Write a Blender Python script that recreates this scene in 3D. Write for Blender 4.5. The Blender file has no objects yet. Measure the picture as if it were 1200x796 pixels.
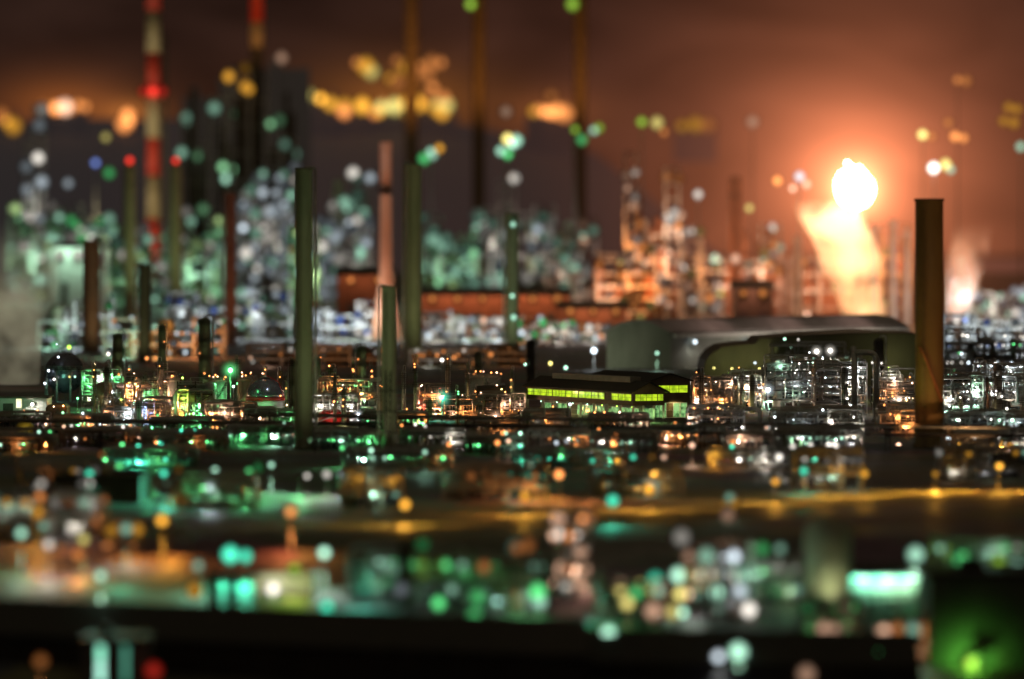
import bpy, math, random
from mathutils import Vector, noise as mnoise

# ------------------------------------------------------------------ frame of reference
# one unit = one metre.  The camera stands on a hillside 45 m above the plant and looks level along +Y.
F, HY, HC = 6000.0, 290.0, 45.0          # focal length and horizon of the photograph, in its pixels; height of the eye
D = 1370.0                               # distance of the sharp band
CINF = 21.5                              # blur disc at infinity, px
R = random.Random(11)
scene = bpy.context.scene
col = scene.collection
PI = math.pi

PROFILE = [(0, -25), (690, -25), (715, -16), (745, -8), (790, 0), (40000, 0)]
def gz(y):
    for (a, ha), (b, hb) in zip(PROFILE, PROFILE[1:]):
        if a <= y <= b:
            return ha + (hb-ha)*(y-a)/(b-a)
    return 0
def grow(y): return HY + (HC-gz(y))*F/y           # picture row of the ground at distance y
def X(px, y): return (px-600.0)*y/F
def H(row, y): return HC + (HY-row)*y/F - gz(y)   # height above local ground that reaches a row
def M(px, y): return px*y/F
def coc(y): return CINF*abs(1-D/y)
def dist_for(row, h):                             # distance at which something h metres tall reaches that row
    best = None
    y = 700.0
    while y < 4000:
        e = abs(H(row, y)-h)
        if best is None or e < best[0]: best = (e, y)
        y += 3
    return best[1]

# ------------------------------------------------------------------ materials
MATS = {}
def surf(name, c1, c2, rough=.6, metal=0., scale=.25, stretch=1., detail=6., bump=.0, spec=.4):
    if name in MATS: return MATS[name]
    m = bpy.data.materials.new(name); m.use_nodes = True
    nt = m.node_tree; b = nt.nodes['Principled BSDF']
    tc = nt.nodes.new('ShaderNodeTexCoord'); mp = nt.nodes.new('ShaderNodeMapping')
    mp.inputs['Scale'].default_value = (1, 1, stretch)
    n = nt.nodes.new('ShaderNodeTexNoise'); n.inputs['Scale'].default_value = scale; n.inputs['Detail'].default_value = detail
    n.inputs['Roughness'].default_value = .65
    r = nt.nodes.new('ShaderNodeValToRGB')
    r.color_ramp.elements[0].position = .32; r.color_ramp.elements[1].position = .68
    r.color_ramp.elements[0].color = (*c1, 1); r.color_ramp.elements[1].color = (*c2, 1)
    nt.links.new(tc.outputs['Object'], mp.inputs['Vector']); nt.links.new(mp.outputs[0], n.inputs['Vector'])
    nt.links.new(n.outputs['Fac'], r.inputs[0]); nt.links.new(r.outputs[0], b.inputs['Base Color'])
    mr = nt.nodes.new('ShaderNodeMapRange'); mr.inputs[3].default_value = max(.05, rough-.15); mr.inputs[4].default_value = min(1, rough+.15)
    nt.links.new(n.outputs['Fac'], mr.inputs[0]); nt.links.new(mr.outputs[0], b.inputs['Roughness'])
    b.inputs['Metallic'].default_value = metal
    b.inputs['Specular IOR Level'].default_value = spec
    if bump:
        bp = nt.nodes.new('ShaderNodeBump'); bp.inputs['Strength'].default_value = bump; bp.inputs['Distance'].default_value = .3
        nt.links.new(n.outputs['Fac'], bp.inputs['Height']); nt.links.new(bp.outputs[0], b.inputs['Normal'])
    MATS[name] = m
    return m

steel = surf('galvanised_steel', (.22, .22, .20), (.42, .41, .38), .5, .35, .8)
dark_steel = surf('dark_steel', (.05, .045, .04), (.14, .12, .10), .6, .3, .8)
pipe_metal = surf('insulation_cladding', (.38, .38, .36), (.62, .61, .58), .36, .75, .6)
pipe_paint = surf('pipe_paint', (.28, .24, .20), (.46, .42, .36), .45, .1, .5)
olive_paint = surf('weathered_olive_shell', (.17, .19, .11), (.36, .37, .24), .62, .0, .10, .25)
brown_paint = surf('weathered_brown_shell', (.13, .085, .05), (.26, .17, .10), .65, .0, .10, .25)
dark_shell = surf('sooty_shell', (.04, .035, .028), (.10, .085, .06), .7, .0, .1, .25)
red_band = surf('red_stack_paint', (.36, .03, .018), (.55, .055, .03), .55, 0, .1, .4)
cream_band = surf('cream_stack_paint', (.26, .20, .11), (.40, .32, .19), .55, 0, .1, .4)
red_paint = surf('red_tank_paint', (.34, .02, .015), (.52, .04, .03), .42, 0, .4)
white_paint = surf('white_paint', (.55, .55, .52), (.78, .78, .74), .5, 0, .3)
concrete = surf('concrete', (.16, .155, .14), (.30, .29, .27), .8, 0, .2, bump=.1)
wall_clad = surf('grey_green_cladding', (.22, .24, .20), (.34, .36, .31), .6, 0, .12, .3)
wall_olive = surf('olive_cladding', (.13, .13, .075), (.22, .21, .12), .65, 0, .07, .4)
roof_dark = surf('dark_roof_sheet', (.018, .016, .014), (.05, .042, .034), .7, 0, .3)
roof_mid = surf('grey_roof_sheet', (.10, .095, .09), (.19, .18, .17), .6, 0, .2)
wall_brown = surf('brown_cladding', (.10, .075, .045), (.17, .13, .08), .65, 0, .3)
rust_paint = surf('rust_red_cladding', (.16, .06, .03), (.30, .12, .06), .65, 0, .15)
tank_steel = surf('polished_tank_steel', (.20, .21, .25), (.34, .35, .40), .22, .8, .4)
asphalt = surf('asphalt', (.045, .043, .04), (.075, .072, .068), .75, 0, .3, bump=.05)
road_paint = surf('road_paint', (.6, .6, .56), (.78, .78, .74), .6, 0, .5)

def ground_mat():
    m = bpy.data.materials.new('plant_yard'); m.use_nodes = True
    nt = m.node_tree; b = nt.nodes['Principled BSDF']; N = nt.nodes.new; L = nt.links.new
    tc = N('ShaderNodeTexCoord')
    n1 = N('ShaderNodeTexNoise'); n1.inputs['Scale'].default_value = .02; n1.inputs['Detail'].default_value = 8
    n2 = N('ShaderNodeTexNoise'); n2.inputs['Scale'].default_value = .4; n2.inputs['Detail'].default_value = 6
    vo = N('ShaderNodeTexVoronoi'); vo.inputs['Scale'].default_value = .035
    for t in (n1, n2, vo): L(tc.outputs['Object'], t.inputs['Vector'])
    r = N('ShaderNodeValToRGB'); r.color_ramp.elements[0].color = (.07, .068, .06, 1); r.color_ramp.elements[1].color = (.24, .225, .20, 1)
    r.color_ramp.elements[0].position = .35; r.color_ramp.elements[1].position = .65
    mx = N('ShaderNodeMix'); mx.data_type = 'FLOAT'; mx.inputs[0].default_value = .45
    L(n1.outputs['Fac'], mx.inputs[2]); L(n2.outputs['Fac'], mx.inputs[3]); L(mx.outputs[0], r.inputs[0])
    m2 = N('ShaderNodeMix'); m2.data_type = 'RGBA'; m2.blend_type = 'MULTIPLY'; m2.inputs[0].default_value = .5
    L(r.outputs[0], m2.inputs[6]); L(vo.outputs['Color'], m2.inputs[7]); L(m2.outputs[2], b.inputs['Base Color'])
    mr = N('ShaderNodeMapRange'); mr.inputs[1].default_value = .4; mr.inputs[2].default_value = .6
    mr.inputs[3].default_value = .55; mr.inputs[4].default_value = .9
    L(n1.outputs['Fac'], mr.inputs[0]); L(mr.outputs[0], b.inputs['Roughness'])
    return m

COL = dict(white=(1, .93, .82), cool=(.80, .92, 1), mint=(.52, 1, .72), green=(.16, 1, .30), teal=(.10, 1, .62), lime=(.55, 1, .10),
           amber=(1, .46, .05), orange=(1, .34, .09), peach=(1, .58, .38), red=(1, .05, .03), blue=(.25, .38, 1), yellow=(1, .85, .25), leaf=(.36, .85, .42), pear=(.62, .9, .36))
def glow(color, L):
    q = round(math.log(max(L, .05))/math.log(1.35))
    key = f'{color}_lamp_glass_{q}'
    if key in MATS: return MATS[key]
    m = bpy.data.materials.new(f'{color}_lamp_glass'); m.use_nodes = True
    nt = m.node_tree; nt.nodes.clear()
    e = nt.nodes.new('ShaderNodeEmission'); o = nt.nodes.new('ShaderNodeOutputMaterial')
    e.inputs[0].default_value = (*COL[color], 1)
    lw = nt.nodes.new('ShaderNodeLayerWeight'); lw.inputs[0].default_value = .5      # glow fades toward the rim to soften the blur disc
    inv = nt.nodes.new('ShaderNodeMath'); inv.operation = 'SUBTRACT'; inv.inputs[0].default_value = 1; nt.links.new(lw.outputs['Facing'], inv.inputs[1])
    pw = nt.nodes.new('ShaderNodeMath'); pw.operation = 'POWER'; pw.inputs[1].default_value = 2.2; nt.links.new(inv.outputs[0], pw.inputs[0])
    mu = nt.nodes.new('ShaderNodeMath'); mu.operation = 'MULTIPLY'; mu.inputs[1].default_value = 2.1*1.35**q; nt.links.new(pw.outputs[0], mu.inputs[0])
    nt.links.new(mu.outputs[0], e.inputs[1])
    nt.links.new(e.outputs[0], o.inputs[0])
    MATS[key] = m
    return m

def pane_mat(name, c1, c2, strength, scale):
    """lit window glass: lamps behind it, brighter in places, blinds and things standing behind"""
    m = bpy.data.materials.new(name); m.use_nodes = True
    nt = m.node_tree; b = nt.nodes['Principled BSDF']; N = nt.nodes.new; L = nt.links.new
    tc = N('ShaderNodeTexCoord'); n = N('ShaderNodeTexNoise'); n.inputs['Scale'].default_value = scale; n.inputs['Detail'].default_value = 5
    r = N('ShaderNodeValToRGB'); r.color_ramp.elements[0].position = .35; r.color_ramp.elements[1].position = .6
    r.color_ramp.elements[0].color = (*c1, 1); r.color_ramp.elements[1].color = (*c2, 1)
    L(tc.outputs['Object'], n.inputs['Vector']); L(n.outputs['Fac'], r.inputs[0]); L(r.outputs[0], b.inputs['Emission Color'])
    b.inputs['Emission Strength'].default_value = strength
    b.inputs['Base Color'].default_value = (.05, .05, .04, 1); b.inputs['Roughness'].default_value = .1
    return m
yellow_pane = pane_mat('lit_yellow_green_glass', (.22, .38, .01), (.52, .74, .02), 1.15, .6)
green_pane = pane_mat('lit_pale_green_glass', (.03, .12, .03), (.30, .62, .22), 1.0, .8)
teal_pane = pane_mat('lit_teal_glass', (.20, .8, .5), (.5, 1, .8), 1.6, .3)
pale_pane = pane_mat('lit_pale_glass', (.9, .8, .35), (1, .95, .7), 1.6, .3)

# ------------------------------------------------------------------ mesh building
class MB:
    def __init__(s): s.v = []; s.f = []; s.sm = []
    def add(s, vs, fs, smooth=False):
        b = len(s.v); s.v += vs; s.f += [tuple(i+b for i in f) for f in fs]; s.sm += [smooth]*len(fs)
        return s
    def box(s, x0, x1, y0, y1, z0, z1):
        return s.add([(x0, y0, z0), (x1, y0, z0), (x1, y1, z0), (x0, y1, z0), (x0, y0, z1), (x1, y0, z1), (x1, y1, z1), (x0, y1, z1)],
                     [(0, 3, 2, 1), (4, 5, 6, 7), (0, 1, 5, 4), (1, 2, 6, 5), (2, 3, 7, 6), (3, 0, 4, 7)])
    def hexa(s, b, t):                            # bottom quad, top quad, both counter-clockwise from above
        return s.add(list(b)+list(t), [(0, 3, 2, 1), (4, 5, 6, 7), (0, 1, 5, 4), (1, 2, 6, 5), (2, 3, 7, 6), (3, 0, 4, 7)])
    def tube(s, path, r, n=8, smooth=True, r1=None):
        P = [Vector(p) for p in path]; k = len(P); vs = []; fs = []
        for i, p in enumerate(P):
            t = (P[min(i+1, k-1)]-P[max(i-1, 0)]).normalized()
            a = Vector((0, 0, 1)) if abs(t.z) < .9 else Vector((1, 0, 0))
            u = t.cross(a).normalized(); w = t.cross(u)
            rr = r if r1 is None else r+(r1-r)*i/(k-1)
            for j in range(n):
                g = 2*PI*j/n+PI/n
                vs.append(tuple(p+u*rr*math.cos(g)+w*rr*math.sin(g)))
        for i in range(k-1):
            for j in range(n):
                fs.append((i*n+j, i*n+(j+1) % n, (i+1)*n+(j+1) % n, (i+1)*n+j))
        s.add(vs, fs, smooth)
        b = len(s.v)-len(vs)
        s.f += [tuple(b+j for j in range(n-1, -1, -1)), tuple(b+(k-1)*n+j for j in range(n))]; s.sm += [False, False]
        return s
    def beam(s, p, q, w): return s.tube([p, q], w*.707, 4, False)
    def lathe(s, prof, n=24, c=(0, 0), smooth=True):
        vs = []; fs = []; k = len(prof)
        for r, z in prof:
            for j in range(n):
                g = 2*PI*j/n
                vs.append((c[0]+r*math.cos(g), c[1]+r*math.sin(g), z))
        for i in range(k-1):
            for j in range(n):
                fs.append((i*n+j, i*n+(j+1) % n, (i+1)*n+(j+1) % n, (i+1)*n+j))
        s.add(vs, fs, smooth)
        b = len(s.v)-len(vs)
        s.f += [tuple(b+j for j in range(n-1, -1, -1)), tuple(b+(k-1)*n+j for j in range(n))]; s.sm += [False, False]
        return s
    def bend(s, pts, r, rad=None, n=8):           # pipe with rounded elbows
        P = [Vector(p) for p in pts]; rad = rad or r*2.2; out = [P[0]]
        for a, b, c in zip(P, P[1:], P[2:]):
            d1 = (a-b); d2 = (c-b)
            q = min(rad, d1.length*.45, d2.length*.45)
            s1 = b+d1.normalized()*q; s2 = b+d2.normalized()*q
            for t in (0, .25, .5, .75, 1):
                out.append(s1*(1-t)**2+b*2*t*(1-t)+s2*t*t)
        out.append(P[-1])
        return s.tube(out, r, n)
    def mesh(s, name, mat):
        me = bpy.data.meshes.new(name); me.from_pydata(s.v, [], s.f); me.update()
        me.polygons.foreach_set('use_smooth', s.sm)
        me.materials.append(mat)
        return me

def obj(name, mb, mat, parent=None, loc=None):
    o = bpy.data.objects.new(name, mb if isinstance(mb, bpy.types.Mesh) else mb.mesh(name, mat))
    col.objects.link(o)
    if parent: o.parent = parent
    if loc: o.location = loc
    return o
def tag(o, label, cat, group=None):
    o['label'] = label; o['category'] = cat
    if group: o['group'] = group
    return o
def thing(name, label, cat, px=None, y=None, group=None, loc=None, rz=0):
    o = bpy.data.objects.new(name, None); col.objects.link(o); o.empty_display_size = 2
    o.location = loc if loc else (X(px, y), y, gz(y))
    o.rotation_euler.z = rz
    return tag(o, label, cat, group)
def struct(name, mb, mat):
    o = obj(name, mb, mat); o['kind'] = 'structure'
    return o

LAMPS = {}
def lamp(parent, loc, color, L, r, name='lamp'):
    y = parent.location.y; c = coc(y)
    if c > 5:                                      # blurred lamp: globe enlarged with its blur disc to soften the disc
        r2 = max(r, .60*c*y/F*(.6+.6*R.random()))
        L *= (1+(c*y/(2*r2*F))**2)/(1+(c*y/(2*r*F))**2); r = r2
    q = round(math.log(max(L, .05))/math.log(1.35)); rq = round(r, 2) if r < .6 else round(r*5)/5
    key = (color, q, rq)
    if key not in LAMPS:
        t = (1+5**.5)/2; s = rq/math.sqrt(1+t*t)
        vs = [(-1, t, 0), (1, t, 0), (-1, -t, 0), (1, -t, 0), (0, -1, t), (0, 1, t), (0, -1, -t), (0, 1, -t), (t, 0, -1), (t, 0, 1), (-t, 0, -1), (-t, 0, 1)]
        fs = [(0, 11, 5), (0, 5, 1), (0, 1, 7), (0, 7, 10), (0, 10, 11), (1, 5, 9), (5, 11, 4), (11, 10, 2), (10, 7, 6), (7, 1, 8),
              (3, 9, 4), (3, 4, 2), (3, 2, 6), (3, 6, 8), (3, 8, 9), (4, 9, 5), (2, 4, 11), (6, 2, 10), (8, 6, 7), (9, 8, 1)]
        m = MB(); m.add([(x*s, y*s, z*s) for x, y, z in vs], fs, True)
        LAMPS[key] = m.mesh('lamp', glow(color, L))
    return obj(name, LAMPS[key], None, parent, loc)
def lampL(y, r, val):                             # radiance that leaves a blur disc of brightness val
    s = 2*r*F/y
    return val*(1+(coc(y)/s)**2)
def light(parent, loc, color, power, target=None, angle=150, rad=.3, blend=.6):  # serves lamps with fixtures and added fixtureless fill lights alike
    l = bpy.data.lights.new('lamp_and_fill', 'SPOT' if target else 'POINT')
    l.energy = power; l.color = COL[color] if isinstance(color, str) else color
    l.shadow_soft_size = rad
    o = bpy.data.objects.new('lamp_and_fill', l); col.objects.link(o); o.parent = parent; o.location = loc
    if target:
        l.spot_size = math.radians(angle); l.spot_blend = blend
        d = Vector(target)-Vector(loc); o.rotation_euler = d.to_track_quat('-Z', 'Y').to_euler()
    return o

# ------------------------------------------------------------------ kinds of thing
def lamp_glare(parent, loc, color, R0):
    """glowing ball added round a very bright lamp, standing for lens glare"""
    key = f'{color}_glare_glow_{R0}'
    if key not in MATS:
        mm = bpy.data.materials.new(f'{color}_glare_glow'); mm.use_nodes = True; nt = mm.node_tree; nt.nodes.clear(); N = nt.nodes.new; L = nt.links.new
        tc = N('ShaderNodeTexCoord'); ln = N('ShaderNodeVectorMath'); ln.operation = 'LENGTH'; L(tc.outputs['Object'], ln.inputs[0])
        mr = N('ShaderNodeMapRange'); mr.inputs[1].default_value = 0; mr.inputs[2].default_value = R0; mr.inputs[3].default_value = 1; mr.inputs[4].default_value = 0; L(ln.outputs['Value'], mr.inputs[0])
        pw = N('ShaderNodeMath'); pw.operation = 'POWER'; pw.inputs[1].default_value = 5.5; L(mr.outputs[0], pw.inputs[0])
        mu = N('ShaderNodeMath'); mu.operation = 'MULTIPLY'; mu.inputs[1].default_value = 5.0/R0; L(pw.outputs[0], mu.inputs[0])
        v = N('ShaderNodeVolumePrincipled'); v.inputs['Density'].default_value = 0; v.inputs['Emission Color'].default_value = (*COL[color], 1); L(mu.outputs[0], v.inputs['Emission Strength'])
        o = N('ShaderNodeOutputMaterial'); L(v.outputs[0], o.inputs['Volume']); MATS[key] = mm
        m = MB(); m.lathe([(max(.01, R0*math.sin(a)), -R0*math.cos(a)) for a in [PI*k/12 for k in range(13)]], 20); MATS[key+'m'] = m.mesh('glare', mm)
    return obj('glare', MATS[key+'m'], None, parent, loc)
def lamp_post(px, row, h, color, val, r, label, power=0, y=None, name='lamp_post', cat='lamp post', cap=True, glare=0):
    y = y or dist_for(row, h)
    h = H(row, y)
    t = thing(name, label, cat, px, y)
    m = MB(); m.lathe([(.30, 0), (.30, .5), (.11, .6), (.07, h-.2)], 8); obj('pole', m, steel, t)
    if cap and coc(y) < 5:
        m = MB(); m.tube([(0, 0, h-.4), (0, .5, h+r*1.1), (0, 0, h+r*1.35)], .06, 6); m.lathe([(.1, h+r*1.45), (r*.9, h+r*1.05), (r*.9, h+r*1.0), (.05, h+r*1.1)], 10)
        obj('lamp_hood', m, dark_steel, t)
    lamp(t, (0, -.15, h), color, lampL(y, r, val), r)
    if glare: lamp_glare(t, (0, -.15, h), color, glare)
    if power: light(t, (0, -1.2, h-r-.5), color, power*2.6, (0, -3.5, 0), 150)
    return t

def ladder_mb(x, y, z0, z1):
    m = MB()
    for dx in (-.3, .3): m.beam((x+dx, y, z0), (x+dx, y, z1), .09)
    z = z0+.5
    while z < z1:
        m.beam((x-.3, y, z), (x+.3, y, z), .06); z += 1.4
    return m
def ring_platform(r, z, w=1.1, n=16):
    m = MB(); m.lathe([(r-.05, z-.1), (r+w, z-.1), (r+w, z), (r-.05, z)], n, smooth=False)
    for k in (.55, 1.1):
        m.lathe([(r+w-.05, z+k-.04), (r+w+.02, z+k-.04), (r+w+.02, z+k+.04), (r+w-.05, z+k+.04)], n, smooth=False)
    for j in range(n//2):
        a = 4*PI*j/n
        m.beam(((r+w)*math.cos(a), (r+w)*math.sin(a), z), ((r+w)*math.cos(a), (r+w)*math.sin(a), z+1.12), .06)
    return m

def column(label, px, y, wpx, top, mat=None, name='process_column', cat='process column', plats=3, lamps=0, pal=('orange',), val=1.2, lr=.3, ladder=True, pipe=True,
           domed=True, taper=0, flood=None, group=None, rim=None, seed=0, bands=None, foot=0, top_lamp=None):
    mat = mat or olive_paint
    rr = random.Random(seed+int(px*7)+int(y))
    t = thing(name, label, cat, px, y, group)
    r = M(wpx, y)/2; h = H(top, y)
    rb = r*(1+taper)
    if foot: rb = r*foot
    if bands:
        for k, (z0, z1, bm) in enumerate(bands):
            f = lambda z: rb+(r-rb)*min(1, max(0, z/h))
            m = MB(); m.lathe([(f(z0), z0), (f(z1), z1)], 24); obj('band', m, bm, t)
    else:
        if foot: prof = [(rb, 0), (r*1.15, h*.28), (r, h*.55), (r*.96, h)]
        else: prof = [(rb*1.12, 0), (rb*1.12, .8), (rb, 1.2), ((rb+r)/2, h*.5), (r, h)]
        if domed: prof[-1] = (r, h-r*.6); prof += [(r*.86, h-r*.3), (r*.5, h-r*.07), (r*.08, h)]
        else: prof += [(r*1.07, h), (r*1.07, h+.6), (r*.88, h+.6), (r*.86, h-1.5), (.01, h-1.6)]
        m = MB(); m.lathe(prof, 28)
        obj('shell', m, mat, t)
    pz = []
    for i in range(plats):
        z = h*(i+1)/(plats+.35) if plats else 0
        z = min(z, h-r*.5)
        pz.append(z)
        obj('platform', ring_platform(rb+(r-rb)*z/h, z, max(.9, r*.35)), dark_steel, t)
    if ladder and h < 200:
        obj('ladder', ladder_mb(-r*.5, -rb-.35, .5, h-r*.5), dark_steel, t)
    if pipe:
        a = rr.choice((-1, 1)); pr = max(.16, r*.16)
        m = MB(); m.bend([(a*r*.2, -r*.2, h-r*.2), (a*r*.2, -r*.2, h+r*.35), (a*(r+pr*2.2), -r*.3, h+r*.35), (a*(rb+pr*2.2), -r*.3, 1.0), (a*(rb+5*pr+1), -r*.3, 1.0)], pr)
        obj('overhead_pipe', m, pipe_metal, t)
    for i in range(lamps):
        z = (rr.choice(pz)+1.2+rr.random()*.8) if pz else rr.uniform(.2, 1)*h
        a = rr.uniform(-PI*.9, -PI*.1)
        rad = r+max(.9, r*.35)*.9
        lamp(t, (rad*math.cos(a), rad*math.sin(a), z), rr.choice(pal), lampL(y, lr, val*rr.uniform(.5, 1.5)), lr)
    if top_lamp:
        c, v, q = top_lamp
        lamp(t, (0, 0, h+q+.6), c, lampL(y, q, v), q, 'beacon')
    if flood:
        c, p, ang = flood
        fx, fy = rr.choice((-1, 1))*r*2, -r-max(6, h*.5)
        m = MB(); m.tube([(fx, fy, 0), (fx, fy, 1.2)], .12, 6); m.box(fx-.45, fx+.45, fy-.25, fy+.25, 1.2, 1.7); obj('floodlight', m, dark_steel, t)
        light(t, (fx, fy, 2.0), c, p, (0, 0, h*.6), ang, .3, .9)
    return t

def process_frame(label, px0, px1, y, top, floors, depth=14, pal=('white',), n=12, val=6, lr=.24, seed=1, bay=6.0, name='process_structure', cat='steel structure', member=.32,
                  drums=2, pipes=6, group=None, brace=.35, rails=True, mat=None, inner=None, cols=0, cmat=None):
    rr = random.Random(seed)
    if inner is None: inner = 1250 if y < 1560 and y > 1000 else 150 if y < 800 else 0
    t = thing(name, label, cat, (px0+px1)/2, y, group)
    w = M(px1-px0, y)/2; h = H(top, y)
    mat = mat or rr.choice((steel, dark_steel, pipe_paint))
    nb = max(1, round(2*w/bay)); xs = [-w+2*w*i/nb for i in range(nb+1)]
    zs = [h*(k+1)/floors for k in range(floors)]
    # uneven skyline: some bays stop one floor short
    tops = [zs[-1] if rr.random() < .6 or floors < 3 else zs[-2] for _ in range(nb)]
    m = MB()
    ys = (0, depth)
    for i, x in enumerate(xs):
        zt = max(tops[max(0, i-1)], tops[min(i, nb-1)])
        for yy in ys: m.beam((x, yy, 0), (x, yy, zt+(1.1 if rails else 0)), member)
        for z in zs:
            if z <= zt+.01: m.beam((x, 0, z), (x, depth, z), member*.8)
    for i in range(nb):
        for k, z in enumerate(zs):
            if z > tops[i]+.01: continue
            z0 = zs[k-1] if k else 0
            for yy in ys: m.beam((xs[i], yy, z), (xs[i+1], yy, z), member*.9)
            if rr.random() < brace:
                if rr.random() < .5: m.beam((xs[i], 0, z0), (xs[i+1], 0, z), member*.55)
                else: m.beam((xs[i+1], 0, z0), (xs[i], 0, z), member*.55)
    obj('frame', m, mat, t)
    for k, z in enumerate(zs):
        spans = [i for i in range(nb) if z <= tops[i]+.01]
        if not spans: continue
        m = MB(); i0 = spans[0]; prev = i0
        for i in spans[1:]+[None]:
            if i is None or i != prev+1:
                m.box(xs[i0]-.15, xs[prev+1]+.15, .1, depth-.1, z+member*.5, z+member*.5+.1); i0 = i
            prev = i
        obj('deck', m, steel, t)
        if rails:
            m = MB()
            for i in spans:
                for q in (.6, 1.1): m.beam((xs[i], -.05, z+.3+q), (xs[i+1], -.05, z+.3+q), .07)
                xx = xs[i]+1.5
                while xx < xs[i+1]:
                    m.beam((xx, -.05, z+.2), (xx, -.05, z+1.42), .06); xx += 1.5
            obj('handrail', m, steel, t)
    fl = [0]+zs
    if inner:  # bare lights added in the frame to brighten the steelwork
        for k in range(max(3, int(2*w/6))*min(3, floors)):
            z = rr.choice(zs)-.9; x = rr.uniform(-w*.95, w*.95)
            light(t, (x, -.9 if k % 2 else depth*rr.uniform(.2, .6), z), rr.choice(pal), inner*rr.uniform(.4, 1.6)*(.45 if k % 2 else 1.6), rad=.2)
    for k in range(int(pipes*(1.8 if 1100 < y < 1600 else 1))):
        pr = rr.choice((.12, .16, .22, .3, .4)); yy = rr.uniform(-.9, depth*.6)
        x0 = rr.uniform(-w, w); x1 = max(-w, min(w, x0+rr.choice((-1, 1))*rr.uniform(4, 22)))
        z0 = rr.choice(fl[:-1])+rr.uniform(.6, 2.2); z1 = rr.choice(fl[1:])+rr.uniform(-1.2, 2.0)
        if abs(z1-z0) < 2: z1 = z0+2.5
        m = MB(); m.bend([(x0, yy, max(.2, z0-1.5)), (x0, yy, z1), (x1, yy, z1), (x1, yy, z0)], pr)
        obj('pipe', m, rr.choice((pipe_metal, pipe_metal, pipe_paint, steel)), t)
    if 1180 < y < 1560:
        for k in range(int(2*w/2.2)):              # risers
            x = rr.uniform(-w, w); m = MB(); z0 = rr.choice(fl[:-1]); m.tube([(x, rr.choice((-.55, .8, depth*.5)), z0+.2), (x, rr.choice((-.55, -.5, .8)), min(h+2, z0+h/floors*rr.uniform(.8, 2.6)))], rr.choice((.08, .12, .18, .26)), 6)
            obj('riser', m, rr.choice((pipe_metal, pipe_metal, white_paint, pipe_paint)), t)
    for k in range(int(drums*2.5) if 1180 < y < 1560 else drums):
        z = rr.choice(fl[:-1])+.3; fh = h/floors
        r = min(fh*.3, rr.uniform(.8, 1.8)); L = rr.uniform(4, 9); x = rr.uniform(-w+L*.5, w-L*.5) if w*2 > L else 0; yy = rr.uniform(2, depth-2)
        m = MB(); m.tube([(x-L/2-r*.4, yy, z+r), (x-L/2, yy, z+r), (x+L/2, yy, z+r), (x+L/2+r*.4, yy, z+r)], r, 14)
        obj('drum', m, rr.choice((pipe_metal, tank_steel, white_paint)), t)
    for k in range(cols):
        r = rr.uniform(.8, 1.7); x = rr.uniform(-w*.9, w*.9); yy = rr.uniform(2, depth-2); hh = h*rr.uniform(.55, 1.12)
        m = MB(); m.lathe([(r, .3), (r, hh-r*.5), (r*.7, hh-r*.15), (.05, hh)], 16, (x, yy)); obj('vessel', m, cmat or rr.choice((pipe_metal, olive_paint, white_paint)), t)
    for k in range(int(n*.62) if 1180 < y < 1560 else n):
        i = rr.randrange(nb); ok = [z for z in zs if z <= tops[i]+.01]
        z = rr.choice(ok)-.5 if rr.random() < .75 else rr.choice(ok)+2.2
        x = xs[i]+rr.random()*(xs[i+1]-xs[i]); yy = rr.choice((-.5, .6, depth*.4, depth*.7)) if rr.random() < .6 else rr.uniform(0, depth)
        lamp(t, (x, yy, z), rr.choice(pal), lampL(y, lr, val*rr.choice((.35, .6, 1, 1, 1.8))), lr)
    return t

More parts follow.
